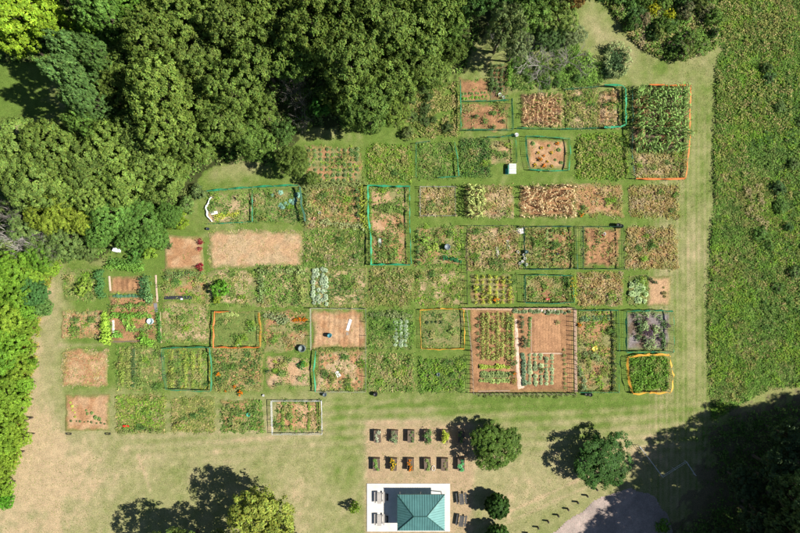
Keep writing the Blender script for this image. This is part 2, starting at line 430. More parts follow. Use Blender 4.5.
def tufts(mb, x, y, h, pal, nb=6, wid=.35, seed=0):
    """broad little weed plants: nb leaves fanned round each point"""
    n = len(x); P = np.array(PAL[pal])
    ci = rng.integers(0, len(P), n); patchy = fbm(x, y, 1.8, (seed + 2) % 6, 3)
    ci = np.where(rng.random(n) < .65, np.clip((patchy * 1.8 - .4) * len(P), 0, len(P) - 1).astype(int), ci)
    base = np.minimum(P[ci] * (1.48, 1.6, 1.3), (.44, .365, .205)) * rng.uniform(.75, 1.25, (n, 1))
    idx = np.repeat(np.arange(n), nb); N = len(idx)
    hh = np.asarray(h) * np.ones(n)
    o = rng.normal(size=(N, 3)) * np.array((1, 1, 0)) * (wid * .55); o[:, 2] = rng.uniform(.15, 1, N) * hh[idx]
    cen = np.stack([x[idx], y[idx], np.zeros(N)], 1) + o
    nr = np.array((.25, 0, 1.0)) + rng.normal(size=(N, 3)) * .42
    leaves(mb, cen, rng.uniform(.5, 1.1, N) * wid * .5, nr, base[idx] * rng.uniform(.8, 1.2, (N, 1)), .42)
def scatter(rect, dens, thr=None, seed=1, sc=1.6, poly=None):
    x0, y1 = G(rect[0], rect[1]); x1, y0 = G(rect[2], rect[3])
    n = int((x1-x0) * (y1-y0) * dens); x = rng.uniform(x0, x1, n); y = rng.uniform(y0, y1, n)
    k = np.ones(n, bool)
    if thr is not None: k &= fbm(x, y, sc, seed % 6, 3) * .6 + fbm(x, y, .7, (seed + 3) % 6, 2) * .4 > thr
    if poly is not None: k &= in_poly(x / S + 400, 266.5 - y / S, poly)
    return x[k], y[k]

mw = MB()
MP = [(717, 62), (722, 50), (700, -20), (830, -60), (900, -60), (900, 400), (820, 385), (770, 388), (712, 420), (709, 350), (708, 300), (711, 250), (715, 200), (714, 150), (717, 100)]
x, y = scatter((700, -40, 870, 430), 24, poly=MP); x = x + rng.normal(size=len(x)) * .22
hn = fbm(x, y, 4.0, 1, 3)
tufts(mw, x, y, .10 + .25 * sstep(.45, .7, hn), 'green', 6, .34, 1)
x, y = scatter((700, -40, 870, 430), 13, .55, 2, 5.2, MP); tufts(mw, x, y, .35, 'olive', 6, .33, 2)
x, y = scatter((700, -40, 870, 430), 7, .56, 0, 7, MP); tufts(mw, x, y, .3, 'tan', 6, .22, 2)
x, y = scatter((700, -40, 870, 430), 14, .52, 4, 4.5, MP); tufts(mw, x, y, .35, 'bright', 6, .36, 3)
x, y = scatter((750, -40, 870, 330), 6, .54, 3, 5.0, MP); tufts(mw, x, y, .5, 'dark', 6, .38, 3)
x, y = scatter((700, -20, 790, 130), 5, .5, 3, 5.0, MP); tufts(mw, x, y, .6, 'olive', 6, .42, 3)
x, y = scatter((742, 160, 772, 235), 16, .52, 5, 2.0, [(742, 165), (752, 160), (770, 215), (765, 232), (745, 215)]); tufts(mw, x, y, .7, 'straw', 6, .3, 3)
tag(mw.build('meadow_plants', M_weed), 'rough unmown green and brown meadow growth along the right side', 'meadow', kind='stuff')
rough = MB()
RP = [(596, -10), (712, -30), (716, 48), (690, 57), (665, 60), (640, 48), (618, 20)]
x, y = scatter((590, -30, 720, 62), 26, None, 1, 2, RP); tufts(rough, x, y, .6, 'mix', 6, .42, 4)
x, y = scatter((590, -30, 720, 62), 12, .5, 2, 3, RP); tufts(rough, x, y, 1.0, 'green', 6, .42, 4)
RQ = [(512, 90), (508, 60), (520, 30), (575, 30), (580, 60), (612, 66), (600, 84), (560, 88)]
x, y = scatter((500, 20, 620, 92), 24, .42, 3, 2, RQ); tufts(rough, x, y, .35, 'green', 6, .4, 4)
x, y = scatter((400, 80, 462, 142), 20, .42, 3, 2, [(402, 92), (458, 84), (458, 136), (402, 138)]); tufts(rough, x, y, .4, 'olive', 6, .4, 4)
x, y = scatter((-10, 255, 70, 520), 16, .40, 3, 2, [(-10, 250), (60, 262), (44, 300), (38, 350), (30, 400), (18, 460), (4, 500), (-10, 520)]); tufts(rough, x, y, .5, 'lime', 6, .4, 4)
x, y = scatter((600, 385, 850, 540), 10, .45, 3, 2, [(715, 440), (730, 420), (860, 385), (860, 540), (670, 540), (722, 500)]); x = x + rng.normal(size=len(x)) * 1.6; tufts(rough, x, y, .4, 'green', 6, .42, 4)
x, y = scatter((-20, -20, 480, 300), 5, .4, 3, 3, forest); k = ~in_poly(x / S + 400, 266.5 - y / S, clear); x = x[k]; y = y[k]; tufts(rough, x, y, .4, 'green', 5, .5, 4)
tag(rough.build('wild_undergrowth', M_weed), 'tangled wild undergrowth at the edges of the woods', 'undergrowth', kind='stuff')

# short tufts of uneven grass in the mown lawn
gt = MB()
x = rng.uniform(-68, 54, 90000); y = rng.uniform(-46, 46, 90000); qx = x / S + 400; qy = 266.5 - y / S
lawn = ((qy > 180) | (qx > 640) | (qx < 70)) & ~((qx > 366) & (qx < 451) & (qy > 482)) & ~in_poly(qx, qy, road) & ~in_poly(qx, qy, forest)
k = lawn & (fbm(x, y, 3, 1, 3) > .44); x = x[k]; y = y[k]
tufts(gt, x, y, .025, 'lawn', 2, .15, 1)
x = rng.uniform(-68, 54, 60000); y = rng.uniform(-46, 46, 60000); qx = x / S + 400; qy = 266.5 - y / S
lawn = ((qy > 395) | (qx > 640) | (qx < 70)) & ~((qx > 366) & (qx < 451) & (qy > 482)) & ~in_poly(qx, qy, road) & ~in_poly(qx, qy, forest) & (qx < 712)
k = lawn & (fbm(x, y * 1.6, 1.1, 4, 3) > .50 - .12 * np.exp(-(seg_d(qx, qy, (505, 505), (640, 450)) / 24) ** 2)); x = x[k]; y = y[k]
tufts(gt, x, y, .02, 'hay', 1, .17, 3)
tag(gt.build('grass_tufts', M_weed), 'low green grass tufts scattered over the mown lawn', 'grass', kind='stuff')

# ---------------------------------------------------------------- garden plots
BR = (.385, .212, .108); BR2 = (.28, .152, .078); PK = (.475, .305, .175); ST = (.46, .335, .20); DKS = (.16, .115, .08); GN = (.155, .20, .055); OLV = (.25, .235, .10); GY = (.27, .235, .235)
# x0 y0 x1 y1, soil A, soil B, weed density, height, palette, gap threshold, furrow, description
PLOTS = [
 (460,78,489,101, BR,BR2, 5,.15,'green',.55,('y',.9),'brown plot in tree shade at the top'),
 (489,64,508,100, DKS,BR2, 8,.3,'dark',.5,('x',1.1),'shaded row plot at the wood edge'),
 (461,103,510,131, BR,BR2, 7,.2,'green',.55,None,'brown plot with dark bushes near the top'),
 (521,94,562,127, (.22,.13,.08),BR2, 5,.2,'green',.5,None,'plot of dry stalks standing in a grid'),
 (565,88,597,128, OLV,ST, 26,.4,'mix',.3,None,'weedy plot between dry stalks and teal net'),
 (597,90,620,127, BR2,ST, 12,.35,'tan',.45,('x',1.2),'brown rows inside the teal net'),
 (631,88,686,152, DKS,BR2, 8,.2,'green',.5,None,'tall corn plot'),
 (634,153,685,178, ST,OLV, 22,.35,'tan',.35,None,'dry weedy strip below the tall corn'),
 (306,147,362,182, BR,OLV, 12,.2,'olive',.45,('y',.9),'brown plot of small green seedlings'),
 (368,146,411,181, GN,GN, 38,.35,'bright',.15,None,'dense bright green plot'),
 (418,143,456,178, GN,OLV, 26,.25,'green',.2,None,'grassy plot between two green nets'),
 (461,139,489,176, OLV,DKS, 30,.45,'dark',.25,None,'dark weedy plot beside the folding table'),
 (488,140,513,165, PK,OLV, 10,.2,'green',.55,None,'pale bare corner beside the folding table'),
 (528,140,567,169, PK,BR, 3,.1,'green',.55,None,'bare plot of orange flowers in teal net'),
 (577,135,627,178, GN,OLV, 32,.45,'bright',.22,None,'overgrown green plot left of the corn'),
 (208,193,252,223, ST,OLV, 16,.25,'green',.45,None,'plot with the white tarp arc'),
 (254,190,301,222, OLV,GN, 22,.25,'green',.38,None,'grassy plot with blue green cabbages'),
 (305,187,364,228, BR,OLV, 22,.4,'olive',.38,None,'plot framed by bushy hedges'),
 (370,188,408,212, PK,OLV, 14,.3,'green',.48,None,'upper half of the narrow green netted plot'),
 (371,214,407,264, PK,BR, 14,.35,'green',.47,None,'lower half of the narrow green netted plot'),
 (420,188,455,216, ST,BR, 24,.35,'tan',.3,None,'dry tan plot left of the short corn'),
 (466,186,512,217, ST,BR2, 18,.3,'tan',.35,None,'plot with short green corn on its left'),
 (520,185,575,217, BR,BR2, 6,.2,'tan',.45,None,'plot of fallen dry corn'),
 (575,185,622,216, BR,PK, 16,.25,'gold',.42,None,'half bare tan plot'),
 (630,186,678,217, BR2,ST, 20,.35,'gold',.3,None,'golden dry weed plot'),
 (165,236,203,270, PK,BR, 2,.1,'green',.6,('y',1.0),'bare tan plot with red plants'),
 (209,231,303,267, ST,PK, 22,.05,'straw',.36,None,'wide straw covered plot'),
 (305,231,366,266, GN,OLV, 30,.3,'green',.22,None,'green weedy plot left of the narrow netted plot'),
 (415,226,463,266, OLV,BR, 18,.35,'green',.4,None,'plot with a grey barrel and kale'),
 (467,227,520,270, ST,BR2, 17,.4,'mix',.3,None,'weedy plot with white buckets'),
 (523,228,574,267, BR,OLV, 18,.4,'olive',.38,('x',1.2),'plot of tall green rows'),
 (583,228,620,267, BR2,BR, 10,.35,'olive',.5,('x',1.0),'brown row plot with a red and white bucket'),
 (626,227,676,268, BR,OLV, 22,.35,'gold',.28,None,'dry weed plot at the right end'),
 (163,270,205,300, OLV,BR, 16,.25,'olive',.42,('y',1.3),'plot with the black plastic strip'),
 (205,271,256,305, ST,OLV, 20,.25,'green',.38,None,'plot around the round green bush'),
 (257,266,308,306, OLV,ST, 22,.4,'sage',.32,None,'dense plot of pale sprawling plants'),
 (312,268,367,306, OLV,ST, 20,.25,'olive',.32,None,'plot with pale cabbage rows'),
 (370,269,412,305, GN,OLV, 32,.35,'olive',.22,None,'grassy weedy plot in the middle'),
 (416,270,463,305, ST,GN, 20,.18,'olive',.3,None,'mown dry plot in the middle'),
 (470,275,515,304, OLV,BR, 8,.2,'green',.5,('x',1.1),'plot of yellow green rows'),
 (525,276,571,302, OLV,BR2, 16,.4,'olive',.28,None,'weedy plot in the dark teal net'),
 (577,274,622,305, BR2,ST, 20,.4,'gold',.25,None,'dense brown dry weed plot'),
 (628,275,647,304, GN,OLV, 14,.3,'sage',.35,None,'leafy half of the right end plot'),
 (647,276,670,305, PK,PK, 1,.1,'green',.6,None,'bare pink half of the right end plot'),
 (64,270,96,300, GN,OLV, 10,.12,'green',.35,None,'mown plot with one lime bush'),
 (109,276,144,293, BR,BR2, 0,.1,'green',.9,('x',.9),'bare brown bed framed by greens'),
 (107,294,158,342, BR,BR2, 7,.25,'bright',.5,('y',1.1),'lush vegetable plot with a white plank'),
 (63,311,102,338, PK,BR, 18,.18,'tan',.42,None,'pale plot left of the lush vegetables'),
 (63,350,107,386, PK,BR, 26,.12,'straw',.40,None,'pale pink stubble plot'),
 (66,394,110,431, PK,BR, 3,.1,'green',.58,None,'bare plot at the lower left corner'),
 (162,303,210,342, OLV,ST, 18,.18,'olive',.35,None,'dry green plot left of the orange net'),
 (215,313,260,346, GN,GN, 12,.08,'olive',.25,None,'mown plot inside the orange net'),
 (263,311,308,352, BR,OLV, 11,.3,'green',.45,None,'plot with an orange flower strip'),
 (312,310,365,348, BR,PK, 4,.08,'tan',.5,('x',.9),'bare plot with the blue barrel'),
 (316,350,365,391, BR,ST, 12,.2,'olive',.44,('x',1.0),'stubble plot below the blue barrel plot'),
 (370,311,413,348, OLV,GN, 22,.35,'green',.32,None,'leafy plot right of the bare barrel plot'),
 (421,311,463,347, GN,OLV, 18,.12,'olive',.25,None,'grassy plot inside the thin yellow net'),
 (370,354,414,391, OLV,GN, 28,.35,'sage',.25,None,'pale green weed plot'),
 (420,359,465,391, DKS,GN, 24,.4,'green',.3,None,'dark weedy plot beside the big garden'),
 (118,346,163,390, OLV,GN, 18,.2,'green',.32,('x',1.6),'plot of long upright rows'),
 (168,350,211,388, OLV,GN, 16,.18,'lime',.38,('x',1.3),'green netted plot of thin rows'),
 (215,350,262,391, OLV,BR, 18,.35,'olive',.28,None,'weedy plot with marigolds'),
 (266,357,311,387, PK,ST, 9,.2,'green',.5,None,'pale plot with scattered bushes'),
 (118,396,165,431, OLV,GN, 28,.3,'olive',.26,None,'weedy plot with a red tool'),
 (172,398,213,431, OLV,GN, 28,.2,'olive',.22,None,'plain green plot at the bottom'),
 (223,400,263,431, OLV,BR, 18,.28,'green',.38,None,'mixed plot with a teal bucket'),
 (274,401,321,431, BR,PK, 14,.25,'green',.48,('x',1.5),'white fenced plot at the bottom'),
 (470,309,573,393, BR,BR2, 0,.1,'green',.9,None,'large tidy garden with stake fence'),
 (578,311,615,391, BR,OLV, 15,.3,'olive',.42,None,'long plot right of the large garden'),
 (626,312,669,349, GY,DKS, 2,.2,'green',.6,None,'green netted plot on purple grey mulch'),
 (629,358,667,389, GN,GN, 34,.35,'bright',.15,None,'green plot in the wide yellow net'),
]
for i, (x0, y0, x1, y1, ca, cb, dn, hh, pal, th, fu, desc) in enumerate(PLOTS):
    jj = lambda: rt.uniform(-1, 1)
    big = (x1 - x0) > 100
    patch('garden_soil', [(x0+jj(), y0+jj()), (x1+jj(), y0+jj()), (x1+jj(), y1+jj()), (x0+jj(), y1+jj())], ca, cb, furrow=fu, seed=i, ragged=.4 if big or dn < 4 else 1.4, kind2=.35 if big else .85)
    if dn:
        mb = MB(); x, y = scatter((x0 - 1.5, y0 - 1.5, x1 + 1.5, y1 + 1.5), dn * .85, th + .03, i, 1.3)
        qx = x / S + 400; qy = 266.5 - y / S; ed = np.minimum(np.minimum(qx - x0, x1 - qx), np.minimum(qy - y0, y1 - qy)); k = ed > 5 * (fbm(x, y, 1.2, 3, 2) - .6); x = x[k]; y = y[k]
        rw = fu if fu else ((rt.choice('xy'), rt.uniform(.95, 1.5)) if dn > 12 and rt.random() < .65 else None)
        if rw:
            q = (x if rw[0] == 'x' else y) + .25 * (fbm(x, y, 2.5, 1, 2) - .5); k = (np.cos(2 * PI * q / rw[1]) > -.05) | (rng.random(len(x)) < (.18 if fu else .35)); x = x[k]; y = y[k]
        tufts(mb, x, y, hh * .6 * rng.uniform(.4, 1.3, len(x)), pal, 5, .34, i)
        x, y = scatter((x0 + 1, y0 + 1, x1 - 1, y1 - 1), dn * .16, th + .05, i + 1, 1.2)
        tufts(mb, x, y, hh * 1.1, ['green', 'dark', 'mix', 'bright', 'olive'][i % 5] if pal not in ('tan', 'gold', 'straw') else 'tan', 7, .42, i)
        for q in range(rt.randrange(3, 8) if dn > 6 and pal != 'straw' else 0):     # taller self-sown clumps here and there
            cx_, cy_ = G(rt.uniform(x0 + 3, x1 - 3), rt.uniform(y0 + 3, y1 - 3)); n_ = rt.randrange(14, 45); rr_ = rt.uniform(.25, .6)
            tufts(mb, cx_ + rng.normal(size=n_) * rr_, cy_ + rng.normal(size=n_) * rr_ * rt.uniform(.5, 1), rt.uniform(.35, .8), rt.choice(('green', 'dark', 'dark', 'olive', 'sage', 'bright', 'tan')), 6, .30, q)
        # weeds creeping out over the plot's edge
        if not mb.v: continue
        tag(mb.build('weeds', M_weed), 'low weeds covering the ' + desc, 'weeds', kind='stuff')

# ---------------------------------------------------------------- crop plants
def rosette(seed, n=16, r=.36, h=.3, w=.42, up=.35):
    global rng; keep = rng; rng = np.random.default_rng(seed); mb = MB()
    for i in range(n):
        a = i * 2.4 + rng.uniform(-.2, .2); q = rng.uniform(.35, 1) * r; t = 1 - q / r
        d = np.array((math.cos(a), math.sin(a), 0)); s = np.array((-math.sin(a), math.cos(a), 0))
        z0 = .04 + h * (.25 + .7 * t); p0 = d * q * .1 + (0, 0, z0*.6); p1 = d * q * .65 + (0, 0, z0 + .05); p2 = d * q * 1.25 + (0, 0, z0 - .02 + up * .1)
        ww = w * r * (.6 + .5 * rng.random()); c = rng.uniform(.75, 1.2)
        mb.add([p0 - s*ww*.2, p0 + s*ww*.2, p1 + s*ww + (0, 0, .03), p1 - s*ww + (0, 0, .03), p2 + s*ww*.25, p2 - s*ww*.25], [(0, 1, 2, 3), (3, 2, 4, 5)], (c, c, c))
    me = mb.mesh('leafy_plant'); me.materials.append(M_leaf); rng = keep; return me
def dome(seed, r=.5, h=.6, n=70, leaf=.11, flower=None, nf=12, tall=False):
    global rng; keep = rng; rng = np.random.default_rng(seed); mb = MB()
    d = rand_dir(n); d[:, 2] = np.abs(d[:, 2]); k = rng.uniform(.55, 1.05, (n, 1)) ** .6
    lump = 1 + .3 * np.sin(3 * np.arctan2(d[:, 1], d[:, 0]) + seed)[:, None]
    c = d * k * np.array((r, r, h)) * lump
    leaves(mb, c + (0, 0, .04), rng.uniform(.7, 1.2, n) * leaf, d * .7 + (0, 0, .5) + rng.normal(size=(n, 3)) * .45, np.ones((n, 3)) * rng.uniform(.65, 1.3, (n, 1)), .55)
    mb.tube([(0, 0, -.05), (0, 0, h*.7)], [.03, .01], 4, (.5, .5, .5))
    if flower is not None:
        d = rand_dir(nf); d[:, 2] = np.abs(d[:, 2]) + .3; c = d * np.array((r, r, h)) * rng.uniform(.35, 1.02, (nf, 1)); c[:, 2] = np.maximum(c[:, 2], h * .75)
        for q in c: mb.lathe([(.0, .06), (.07, .05), (.085, 0), (.03, -.04)], q, 6, flower)
    me = mb.mesh('plant'); me.materials.append(M_leaf if flower is None else M_weed); rng = keep; return me
def corn(seed, h=2.1, nb=10, blade=.75, wid=.055, lean=0.06, tassel=True, wilt=.4):
    rr = random.Random(seed); mb = MB(); lx, ly = rr.uniform(-lean, lean) * h, rr.uniform(-lean, lean) * h
    mb.tube([(0, 0, -.05), (lx*.5, ly*.5, h*.5), (lx, ly, h)], [.022, .018, .008], 5, (.9, .9, .7))
    for i in range(nb):
        t = .15 + .8 * i / nb; z = h * t; a = (i % 2) * PI + rr.uniform(-.6, .6) + seed; L = blade * rr.uniform(.7, 1.15); c = rr.uniform(.45, 1.0) if rr.random() < .6 else rr.uniform(1.3, 2.1)
        d = np.array((math.cos(a), math.sin(a), 0)); s = np.array((-math.sin(a), math.cos(a), 0)); b = np.array((lx*t, ly*t, z)); v = []
        for j, (q, up, ww) in enumerate(((0, 0, .6), (.3, .22, 1), (.65, .22 - wilt*.3, .9), (1.0, -.05 - wilt, .15))):
            p = b + d * q * L + np.array((0, 0, up * L)); v += [p - s*wid*ww, p + s*wid*ww]
        mb.add(v, [(0, 1, 3, 2), (2, 3, 5, 4), (4, 5, 7, 6)], (c, c, c*.9))
    if tassel:
        for i in range(5):
            a = i * 1.26; mb.tube([(lx, ly, h - .02), (lx + .12*math.cos(a), ly + .12*math.sin(a), h + .22)], [.012, .005], 3, (2.2, 1.5, 1.2))
    me = mb.mesh('corn'); me.materials.append(M_leaf); return me
KIND = {
 'leafy_plant': [rosette(i) for i in range(4)],
 'cabbage_plant': [rosette(20 + i, 20, .42, .28, .5) for i in range(3)],
 'bushy_plant': [dome(i) for i in range(4)],
 'tomato_plant': [dome(30 + i, .5, 1.1, 120, .12) for i in range(3)],
 'corn_plant': [corn(i) for i in range(5)],
 'dry_corn_stalk': [corn(40 + i, 1.25, 7, .6, .05, .22, False, .75) for i in range(5)],
 'bean_plant': [dome(50 + i, .34, .5, 50, .10) for i in range(3)],
 'marigold_plant': [dome(60 + i, .42, .45, 55, .09, (.80, .22, .01), 16) for i in range(2)],
 'amaranth_plant': [dome(70 + i, .55, .9, 110, .11) for i in range(2)],
 'yellow_flower_plant': [dome(80 + i, .38, .4, 50, .09, (.75, .48, .03), 12) for i in range(2)],
}
for k in ('marigold_plant', 'yellow_flower_plant'):
    for me in KIND[k]:
        a = me.color_attributes['Col']; arr = np.empty(len(me.vertices) * 4, np.float32); a.data.foreach_get('color', arr); arr = arr.reshape(-1, 4)
        g = np.abs(arr[:, 0] - arr[:, 1]) < 1e-3; arr[g, :3] *= np.array((.12, .18, .04)); a.data.foreach_set('color', arr.ravel())
proto = {}; NPL = {}
rp = random.Random(11)
def plant(kind, px, py, label, group=None, sc=1.0, col=(.13, .21, .045), jit=.5, cat='plant'):
    x, y = G(px + rp.uniform(-jit, jit), py + rp.uniform(-jit, jit))
    nm = kind
    if kind == 'bushy_plant': nm = 'hedge_plant' if 'hedge' in label else 'climbing_plant' if 'climb' in label else 'garden_bush' if 'bush' in label else 'vegetable_plant'
    if kind not in ('marigold_plant', 'yellow_flower_plant', 'dry_corn_stalk', 'corn_plant'): sc = sc * 1.12; col = (col[0]*1.35, col[1]*1.35, col[2]*1.35)
    vs = KIND[kind]; i = rp.randrange(len(vs))
    if (nm, i) not in proto:
        o = bpy.data.objects.new(nm, vs[i]); proto[(nm, i)] = o
    else: o = proto[(nm, i)].copy()
    C.objects.link(o); o.location = (x, y, .03); o.rotation_euler = (rp.uniform(-.05, .05), rp.uniform(-.05, .05), rp.uniform(0, 6.28))
    q = sc * rp.uniform(.68, 1.28); o.scale = (q, q, q * rp.uniform(.85, 1.15)); v = rp.uniform(.85, 1.15)
    set_col(o, (col[0]*v, col[1]*v, col[2]*v)); tag(o, label, cat)
    if 'group' in o: del o['group']
    if group: o['group'] = group
    NPL[nm] = NPL.get(nm, 0) + 1
    return o
def row(kind, a, b, n, label, group, sc=1.0, col=(.13, .21, .045), jit=.5, skip=0.0):
    for i in range(n):
        if rp.random() < skip: continue
        t = i / max(1, n - 1); plant(kind, a[0] + (b[0]-a[0])*t, a[1] + (b[1]-a[1])*t, label, group, sc, col, jit)
ORD = ['first', 'second', 'third', 'fourth', 'fifth', 'sixth', 'seventh', 'eighth', 'ninth', 'tenth', 'eleventh', 'twelfth']
def grid(kind, r, nx, ny, label, group, sc=1.0, col=(.13, .21, .045), jit=.6, skip=0.0):
    for j in range(nx):
        x = r[0] + (r[2]-r[0]) * (j + .5) / nx
        row(kind, (x, r[1] + 1), (x, r[3] - 1), ny, label.format(ORD[j]), group, sc, col, jit, skip)
CG = (.16, .23, .07); TAN = (.50, .36, .19); TAN2 = (.42, .28, .14); BG = (.14, .27, .04); DGc = (.07, .14, .04); LM = (.30, .38, .05); SG = (.30, .38, .24); YGc = (.27, .34, .05)
grid('corn_plant', (633, 90, 685, 151), 10, 13, 'tall corn plant in the {} column from the left of the tall corn block', 'corn plants in the tall corn plot', 1.2, (.17, .28, .08), 1.1)
for q in range(14): plant('dry_corn_stalk', rp.uniform(632, 646), rp.uniform(90, 150), 'withered tan corn stalk at the left edge of the tall corn plot', 'withered stalks edging the tall corn', 1.2, TAN)
grid('corn_plant', (466, 187, 484, 217), 4, 9, 'yellow green corn plant in the {} column of the short corn block', 'corn plants in the short corn block', 1.0, (.34, .39, .14), .5)
for i in range(34):
    a = i / 34 * 2 * PI; plant('corn_plant', 614.5 + 11 * math.cos(a), 62 + 15 * math.sin(a), 'corn plant ringing the dark clump in the mown field at the top', 'corn plants ringing the dark clump', .9, (.22, .28, .12), 1)
grid('dry_corn_stalk', (522, 95, 562, 127), 9, 9, 'dry brown corn stalk in the {} column of the square grid plot', 'dry stalks in the square grid plot', .85, (.52, .38, .22), .4)
grid('dry_corn_stalk', (521, 186, 575, 217), 12, 7, 'fallen pale corn stalk in the {} column of the brown fallen corn plot', 'fallen stalks in the brown middle plot', 1.05, (.56, .43, .26), 1.2)
row('dry_corn_stalk', (604, 92), (606, 126), 10, 'dry stalk in the brown rows inside the teal net', 'dry stalks inside the teal net', .9, TAN2)
row('dry_corn_stalk', (611, 92), (612, 126), 10, 'dry stalk in the brown rows inside the teal net', 'dry stalks inside the teal net', .9, TAN2)
for j in range(4): row('dry_corn_stalk', (587 + j*9, 232), (587 + j*9, 264), 8, 'dry brown plant in the row plot with the red and white bucket', 'dry plants in the brown row plot', .6, TAN2, skip=.15)
# the large tidy garden
for j in range(7):
    row('bean_plant', (482.5 + j*4.9, 314), (482.5 + j*4.9, 358), 15, 'yellow green plant in the %s long row of the large garden, left half' % ORD[j], 'plants in the left rows of the large garden', .95, (.27, .33, .08), .3, .04)
for y, n, c in ((366.5, 11, YGc), (373, 13, (.18, .24, .08)), (376, 13, (.2, .25, .09)), (380.5, 11, (.26, .33, .10))):
    row('leafy_plant', (481, y), (508, y), n, 'small plant in the %s cross row at the foot of the large garden' % {366.5: 'upper', 373: 'second', 376: 'third', 380.5: 'lowest'}[y], 'plants in the cross rows of the large garden', .95, c, .4)
for x, y in ((512, 363), (511, 374), (513, 381)): plant('bushy_plant', x, y, {363: 'round dark bush at the right end of the upper cross row', 374: 'round dark bush at the right end of the middle cross row', 381: 'olive bush at the right end of the lowest cross row'}[y], None, 1.1, DGc if y < 380 else (.2, .2, .04), .2)
for j in range(5):
    row('cabbage_plant', (529.5 + j*5.6, 355), (529.5 + j*5.6, 383), 9, 'pale leafy plant in the %s upright row of the large garden, lower right' % ORD[j], 'plants in the lower right rows of the large garden', .8, (.28, .34, .17), .3, .06)
row('leafy_plant', (523, 355), (524, 383), 11, 'grey green plant in the wide row beside the pale path', 'plants in the wide row by the pale path', .95, (.15, .22, .12), .6)
row('tomato_plant', (521, 318), (524, 345), 7, 'dark staked plant between pale path and bare soil of the large garden', 'staked plants by the bare soil', .65, (.09, .14, .06), .8)
row('leafy_plant', (530, 318), (528.5, 346), 11, 'small green plant edging the bare soil of the large garden', 'plants edging the bare soil', .6, CG, .3)
row('bushy_plant', (477, 318), (478, 355), 6, 'small dark bush along the left side of the large garden', 'small bushes along the left side', .65, DGc, .5)
row('bushy_plant', (508, 318), (513, 352), 5, 'low green bush against the pale garden path', 'low bushes against the pale path', .8, (.12, .18, .05), .6)
row('bushy_plant', (564, 350), (565, 388), 9, 'small green bush along the right side of the large garden', 'small bushes along the right side', .55, CG, .6)
row('leafy_plant', (516, 311), (568, 312), 16, 'mixed small plant in the strip above the large garden', 'plants in the strip above the large garden', .9, (.17, .22, .10), .9)
row('bushy_plant', (480, 396), (574, 396), 17, 'low tuft of plants along the front of the large garden', 'tufts along the front of the large garden', .6, (.16, .19, .06), 1.0)
plant('bushy_plant', 557, 322, 'single small bush in the bare corner of the large garden', None, .8, CG, .1)
plant('tomato_plant', 541, 369, 'dark taller plant in the middle of the lower right rows', None, .7, DGc, .1)
# yellow-green rows
for j in range(6): row('tomato_plant', (476 + j*6.7, 277), (476 + j*6.7, 302), 6, 'bright yellow green plant in upright rows left of the dark teal net', 'yellow green plants in upright rows', .62, (.34, .38, .05), .5)
# green plants
row('corn_plant', (546, 230), (546, 264), 9, 'tall green plant in the centre row of the wide row plot', 'tall plants in the centre row', .6, (.18, .26, .10), .4)
row('corn_plant', (534, 230), (534, 264), 8, 'tall olive plant in the left row of the wide row plot', 'tall plants in the left row', .6, (.24, .26, .10), .4)
row('tomato_plant', (551, 231), (552, 260), 6, 'dark green plant in the right row of the wide row plot', 'dark plants in the right row', .6, DGc, .4)
row('corn_plant', (562, 232), (564, 262), 7, 'pale dry corn plant near the right fence of the wide row plot', 'pale plants near the right fence', .6, (.38, .32, .16), .8)
for j in range(5): row('leafy_plant', (314 + j*4.2, 270), (314 + j*4.2, 303), 9, 'pale green cabbage in the rows at the left of the cabbage plot', 'pale cabbages in rows', .95, SG, 1.0, .12) if j < 4 else None
for x, y in ((281,205),(286,203),(291,201),(296,200),(283,207),(288,205),(293,203),(280,193),(272,195),(298,195)): plant('cabbage_plant', x, y, 'blue green cabbage in the grassy plot under the wood', 'blue green cabbages', .95, (.17, .32, .24), .3)
for j in range(9): row('leafy_plant', (309 + j*6, 150), (309 + j*6, 180), 7, 'small green seedling in the brown plot beside the small tree', 'seedlings in the brown plot', .75, (.12, .18, .06), .8, .15)
row('bushy_plant', (306, 186), (364, 184), 15, 'leafy bush in the top hedge of the hedged plot', 'bushes of the top hedge', 1.0, (.20, .24, .08), 1)
row('bushy_plant', (362, 186), (364, 226), 9, 'bright bush in the right hand hedge beside the green net', 'bushes of the right hedge', 1.1, (.30, .36, .05), .8)
row('bushy_plant', (322, 222), (362, 227), 11, 'pale leafy bush in the bottom hedge of the hedged plot', 'bushes of the bottom hedge', 1.0, (.28, .32, .14), 1)
row('bushy_plant', (307, 190), (308, 222), 7, 'leafy bush in the left hand hedge', 'bushes of the left hedge', .9, (.18, .23, .08), .8)
row('tomato_plant', (357, 192), (358, 214), 4, 'dark tall bush inside the right hedge', 'dark bushes inside the right hedge', .8, DGc, .8)
row('bushy_plant', (375, 208), (405, 208), 9, 'green bush in the cross hedge of the narrow netted plot', 'bushes in the cross hedge', .95, (.15, .23, .05), .9)
for j in range(3): row('bushy_plant', (378 + j*6, 234), (379 + j*6, 258), 6, 'green plant in the lower rows of the narrow netted plot', 'plants in the lower rows of the narrow plot', .85, (.13, .2, .05), .8)
row('bushy_plant', (370, 192), (371, 262), 16, 'leafy green climber along the left net of the narrow plot', 'climbers along the left net', .7, BG, .4)
